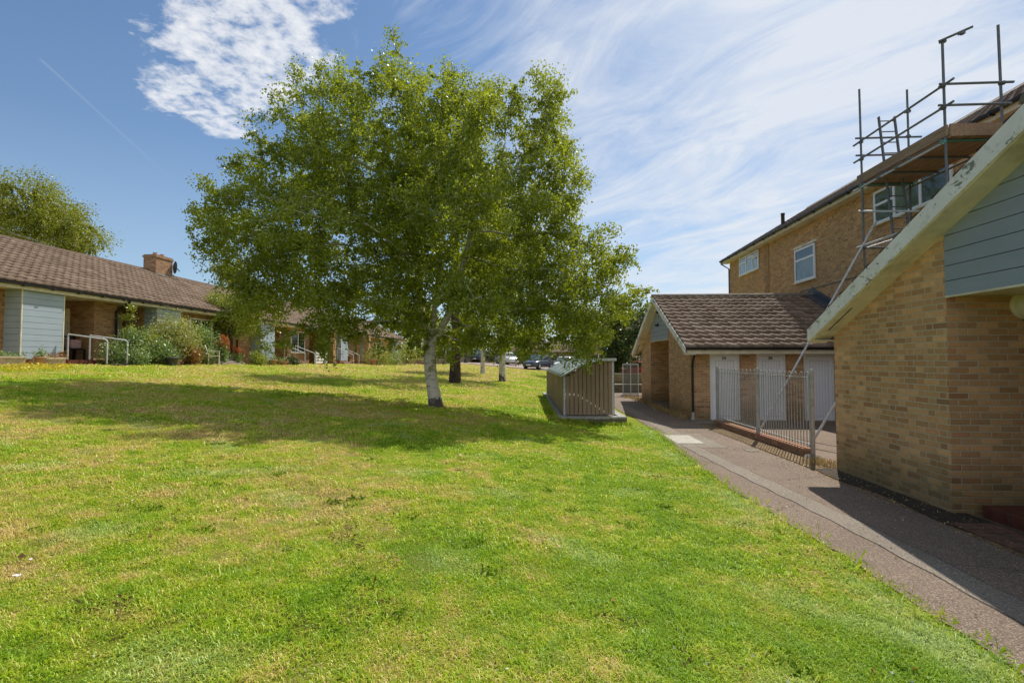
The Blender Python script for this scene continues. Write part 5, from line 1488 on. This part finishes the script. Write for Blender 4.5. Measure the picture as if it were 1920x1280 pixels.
for x in (-9.9, -3.0):
    t = empty('timber_bollard', (x, 58.5, gz(x, 58.5)), label='short pale timber bollard left of the litter bin' if x < -5 else 'short pale timber bollard between the parked cars', cat='bollard')
    MB().prism([(-.09,-.09),(.09,-.09),(.09,.09),(-.09,.09)], -.2, .95, 'z').build('shaft', M['sleeper'], t, bevel=.02)
# far house and garage blocks
def far_house(label, x0, x1, y, d, hw, hr, mat, roofm):
    z = min(gz(x0, y), gz(x1, y))
    t = empty('brick_house', (x0, y, z), label=label, cat='house', group='houses beyond the car park')
    w = x1-x0
    MB().box(0, w, 0, d, -1, hw).prism([(0, hw), (d, hw), (d/2, hw+hr-.1)], 0, w, 'x').build('wall', mat, t)
    MB().prism([(-.35, hw-.15), (d/2, hw+hr), (d+.35, hw-.15), (d+.35, hw-.27), (d/2, hw+hr-.14), (-.35, hw-.27)], -.25, w+.25, 'x').build('roof', roofm, t)
    for i in range(max(1, int(w//3))):
        xa = .8+i*3
        f = MB().box(xa, xa+1.4, -.05, -.001, 1.0, 2.1).build('window', M['white'], t)
        MB().box(xa+.07, xa+.66, -.058, -.052, 1.07, 2.03).box(xa+.74, xa+1.33, -.058, -.052, 1.07, 2.03).build('pane', M['glass'], f)
        if hw > 4:
            f = MB().box(xa, xa+1.4, -.05, -.001, 3.6, 4.6).build('window', M['white'], t)
            MB().box(xa+.07, xa+.66, -.058, -.052, 3.67, 4.53).box(xa+.74, xa+1.33, -.058, -.052, 3.67, 4.53).build('pane', M['glass'], f)
far_house('low brown brick garages behind the parked cars', -6.5, 4.5, 69, 5, 2.3, 1.4, M['brick_bung'], M['tiles_main'])
far_house('red brick house seen above the car park to the right', 6, 16, 66, 7, 4.6, 2.4, M['brick_bung'], M['tiles_main'])

# ------------------------------------------------------------------ daylight
SUN = Vector((.58, 1.08, 1.66)).normalized()
el = math.asin(SUN.z); az = math.atan2(SUN.x, SUN.y)
sd = bpy.data.lights.new('sun', 'SUN'); sd.energy = 5.0; sd.angle = R(.53); sd.color = (1.0, .93, .82)
so = bpy.data.objects.new('sun', sd); COL.objects.link(so)
so.rotation_euler = (-SUN).to_track_quat('-Z', 'Y').to_euler(); so.location = (10, 20, 30)

wd = bpy.data.worlds.new("World"); sc.world = wd; wd.use_nodes = True
nt = wd.node_tree; nt.nodes.clear()
class WT(NT):
    def __init__(s): s.t = nt
W_ = WT()
out = nt.nodes.new('ShaderNodeOutputWorld'); bg = nt.nodes.new('ShaderNodeBackground'); nt.links.new(bg.outputs[0], out.inputs[0])
sky = nt.nodes.new('ShaderNodeTexSky'); sky.sky_type = 'NISHITA'; sky.sun_disc = False
sky.sun_elevation = el; sky.sun_rotation = az; sky.air_density = 1.0; sky.dust_density = .6; sky.ozone_density = 1.6; sky.altitude = 50
tc = nt.nodes.new('ShaderNodeTexCoord')
D = tc.outputs['Generated']
sep = nt.nodes.new('ShaderNodeSeparateXYZ'); nt.links.new(D, sep.inputs[0])
dz = W_.math('ADD', W_.math('MAXIMUM', sep.outputs[2], 0.0), .12)
u = W_.math('DIVIDE', sep.outputs[0], dz); v = W_.math('DIVIDE', sep.outputs[1], dz)
cv = nt.nodes.new('ShaderNodeCombineXYZ'); nt.links.new(u, cv.inputs[0]); nt.links.new(v, cv.inputs[1])
P = cv.outputs[0]
def uv_of(px, py):
    p = at(px, py, 10.)-np.array([0, 0, CAMH]); p /= np.linalg.norm(p); k_ = max(p[2], 0)+.12
    return p[0]/k_, p[1]/k_
def rot_scale(ang, sx, sy):
    m = nt.nodes.new('ShaderNodeMapping'); m.inputs['Rotation'].default_value = (0, 0, ang); m.inputs['Scale'].default_value = (sx, sy, 1)
    r_ = nt.nodes.new('ShaderNodeVectorRotate'); r_.rotation_type = 'Z_AXIS'; r_.inputs['Angle'].default_value = ang
    nt.links.new(P, r_.inputs['Vector'])
    q = nt.nodes.new('ShaderNodeVectorMath'); q.operation = 'MULTIPLY'; nt.links.new(r_.outputs[0], q.inputs[0]); q.inputs[1].default_value = (sx, sy, 1)
    return q.outputs[0]
def patch(pts, soft=.3, wob=.5):
    """union of discs in cloud-layer coordinates -> mask"""
    acc = None
    for (px, py, r_) in pts:
        cu, cw = uv_of(px, py)
        dx = W_.math('SUBTRACT', u, cu); dy = W_.math('SUBTRACT', v, cw)
        d = W_.math('SQRT', W_.math('ADD', W_.math('MULTIPLY', dx, dx), W_.math('MULTIPLY', dy, dy)))
        m = W_.math('SUBTRACT', 1, W_.math('DIVIDE', d, r_))
        acc = m if acc is None else W_.math('MAXIMUM', acc, m)
    return acc
# altocumulus field, upper left of the view
cum = patch([(400, 15, .15), (480, 40, .19), (500, 100, .20), (410, 100, .17), (460, 160, .20), (380, 180, .16), (330, 190, .10), (600, 8, .08), (420, 235, .10)])
nb_ = W_.noise(9.0, 7, .62, P, .35); nb2 = W_.noise(26, 5, .6, P, .3)
cm = W_.math('ADD', W_.math('ADD', W_.math('MULTIPLY', W_.math('MINIMUM', cum, .45), 1.25), -.10), W_.math('ADD', W_.math('MULTIPLY', W_.math('SUBTRACT', nb_, .5), 2.0), W_.math('MULTIPLY', W_.math('SUBTRACT', nb2, .5), 1.5)))
cm = W_.ramp(cm, [(-.0, 0), (.22, .25), (.5, .65), (.95, .96)])
# high cirrus, streaked; bright cloud added behind the camera as fill light
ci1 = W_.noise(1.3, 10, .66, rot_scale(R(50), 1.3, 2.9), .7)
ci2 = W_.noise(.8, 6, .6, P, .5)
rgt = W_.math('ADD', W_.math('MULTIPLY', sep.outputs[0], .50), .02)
cir_fill = W_.math('ADD', W_.math('ADD', W_.math('MULTIPLY', ci1, .8), W_.math('MULTIPLY', ci2, .5)), W_.math('ADD', W_.math('MINIMUM', W_.math('MAXIMUM', rgt, -.35), .22), W_.math('MULTIPLY', W_.math('MAXIMUM', W_.math('MULTIPLY', sep.outputs[1], -1), 0), .55)))
cir_fill = W_.ramp(cir_fill, [(.54, 0), (.68, .30), (.90, .88)])
haze = W_.ramp(sep.outputs[2], [(0.0, .60), (.14, .34), (.36, .08), (.7, 0)])
skyc = W_.mix(1.0, sky.outputs[0], c4(.88, 1.08, 1.22), 'MULTIPLY')
STR = .094
hz = W_.mix(haze, skyc, c4(.58/STR, .72/STR, .86/STR))
c1 = W_.mix(cir_fill, hz, c4(.80/STR, .84/STR, .90/STR))
# contrail
p1 = uv_of(72, 108); p2 = uv_of(330, 345)
ddx, ddy = p2[0]-p1[0], p2[1]-p1[1]; ll = math.hypot(ddx, ddy); ddx /= ll; ddy /= ll
ax_ = W_.math('SUBTRACT', u, p1[0]); ay_ = W_.math('SUBTRACT', v, p1[1])
al = W_.math('ADD', W_.math('MULTIPLY', ax_, ddx), W_.math('MULTIPLY', ay_, ddy))
pe = W_.math('ABSOLUTE', W_.math('SUBTRACT', W_.math('MULTIPLY', ax_, ddy), W_.math('MULTIPLY', ay_, ddx)))
ct = W_.math('MULTIPLY', W_.ramp(W_.math('DIVIDE', pe, .008), [(.0, .24), (.35, .08), (1, 0)]), W_.ramp(W_.math('DIVIDE', al, ll), [(0, 0), (.02, .6), (.5, .35), (1, 0)]))
c2 = W_.mix(ct, c1, c4(.82/STR, .87/STR, .92/STR))
c3 = W_.mix(cm, c2, c4(.93/STR, .94/STR, .96/STR))
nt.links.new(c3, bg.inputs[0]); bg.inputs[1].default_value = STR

cd = bpy.data.cameras.new('camera'); cam = bpy.data.objects.new('camera', cd); COL.objects.link(cam)
cd.sensor_width = 36; cd.lens = FOC/1920*36; cd.clip_start = .05; cd.clip_end = 3000
cam.location = (0, 0, CAMH); cam.rotation_euler = (R(90)+PIT, 0, YAW)
sc.camera = cam
sc.view_settings.view_transform = 'Standard'; sc.view_settings.look = 'None'; sc.view_settings.exposure = 0; sc.view_settings.gamma = 1
sc.cycles.max_bounces = 8; sc.cycles.transparent_max_bounces = 8; sc.cycles.diffuse_bounces = 4
sc.cycles.use_denoising = True
sc.cycles.sample_clamp_indirect = 6
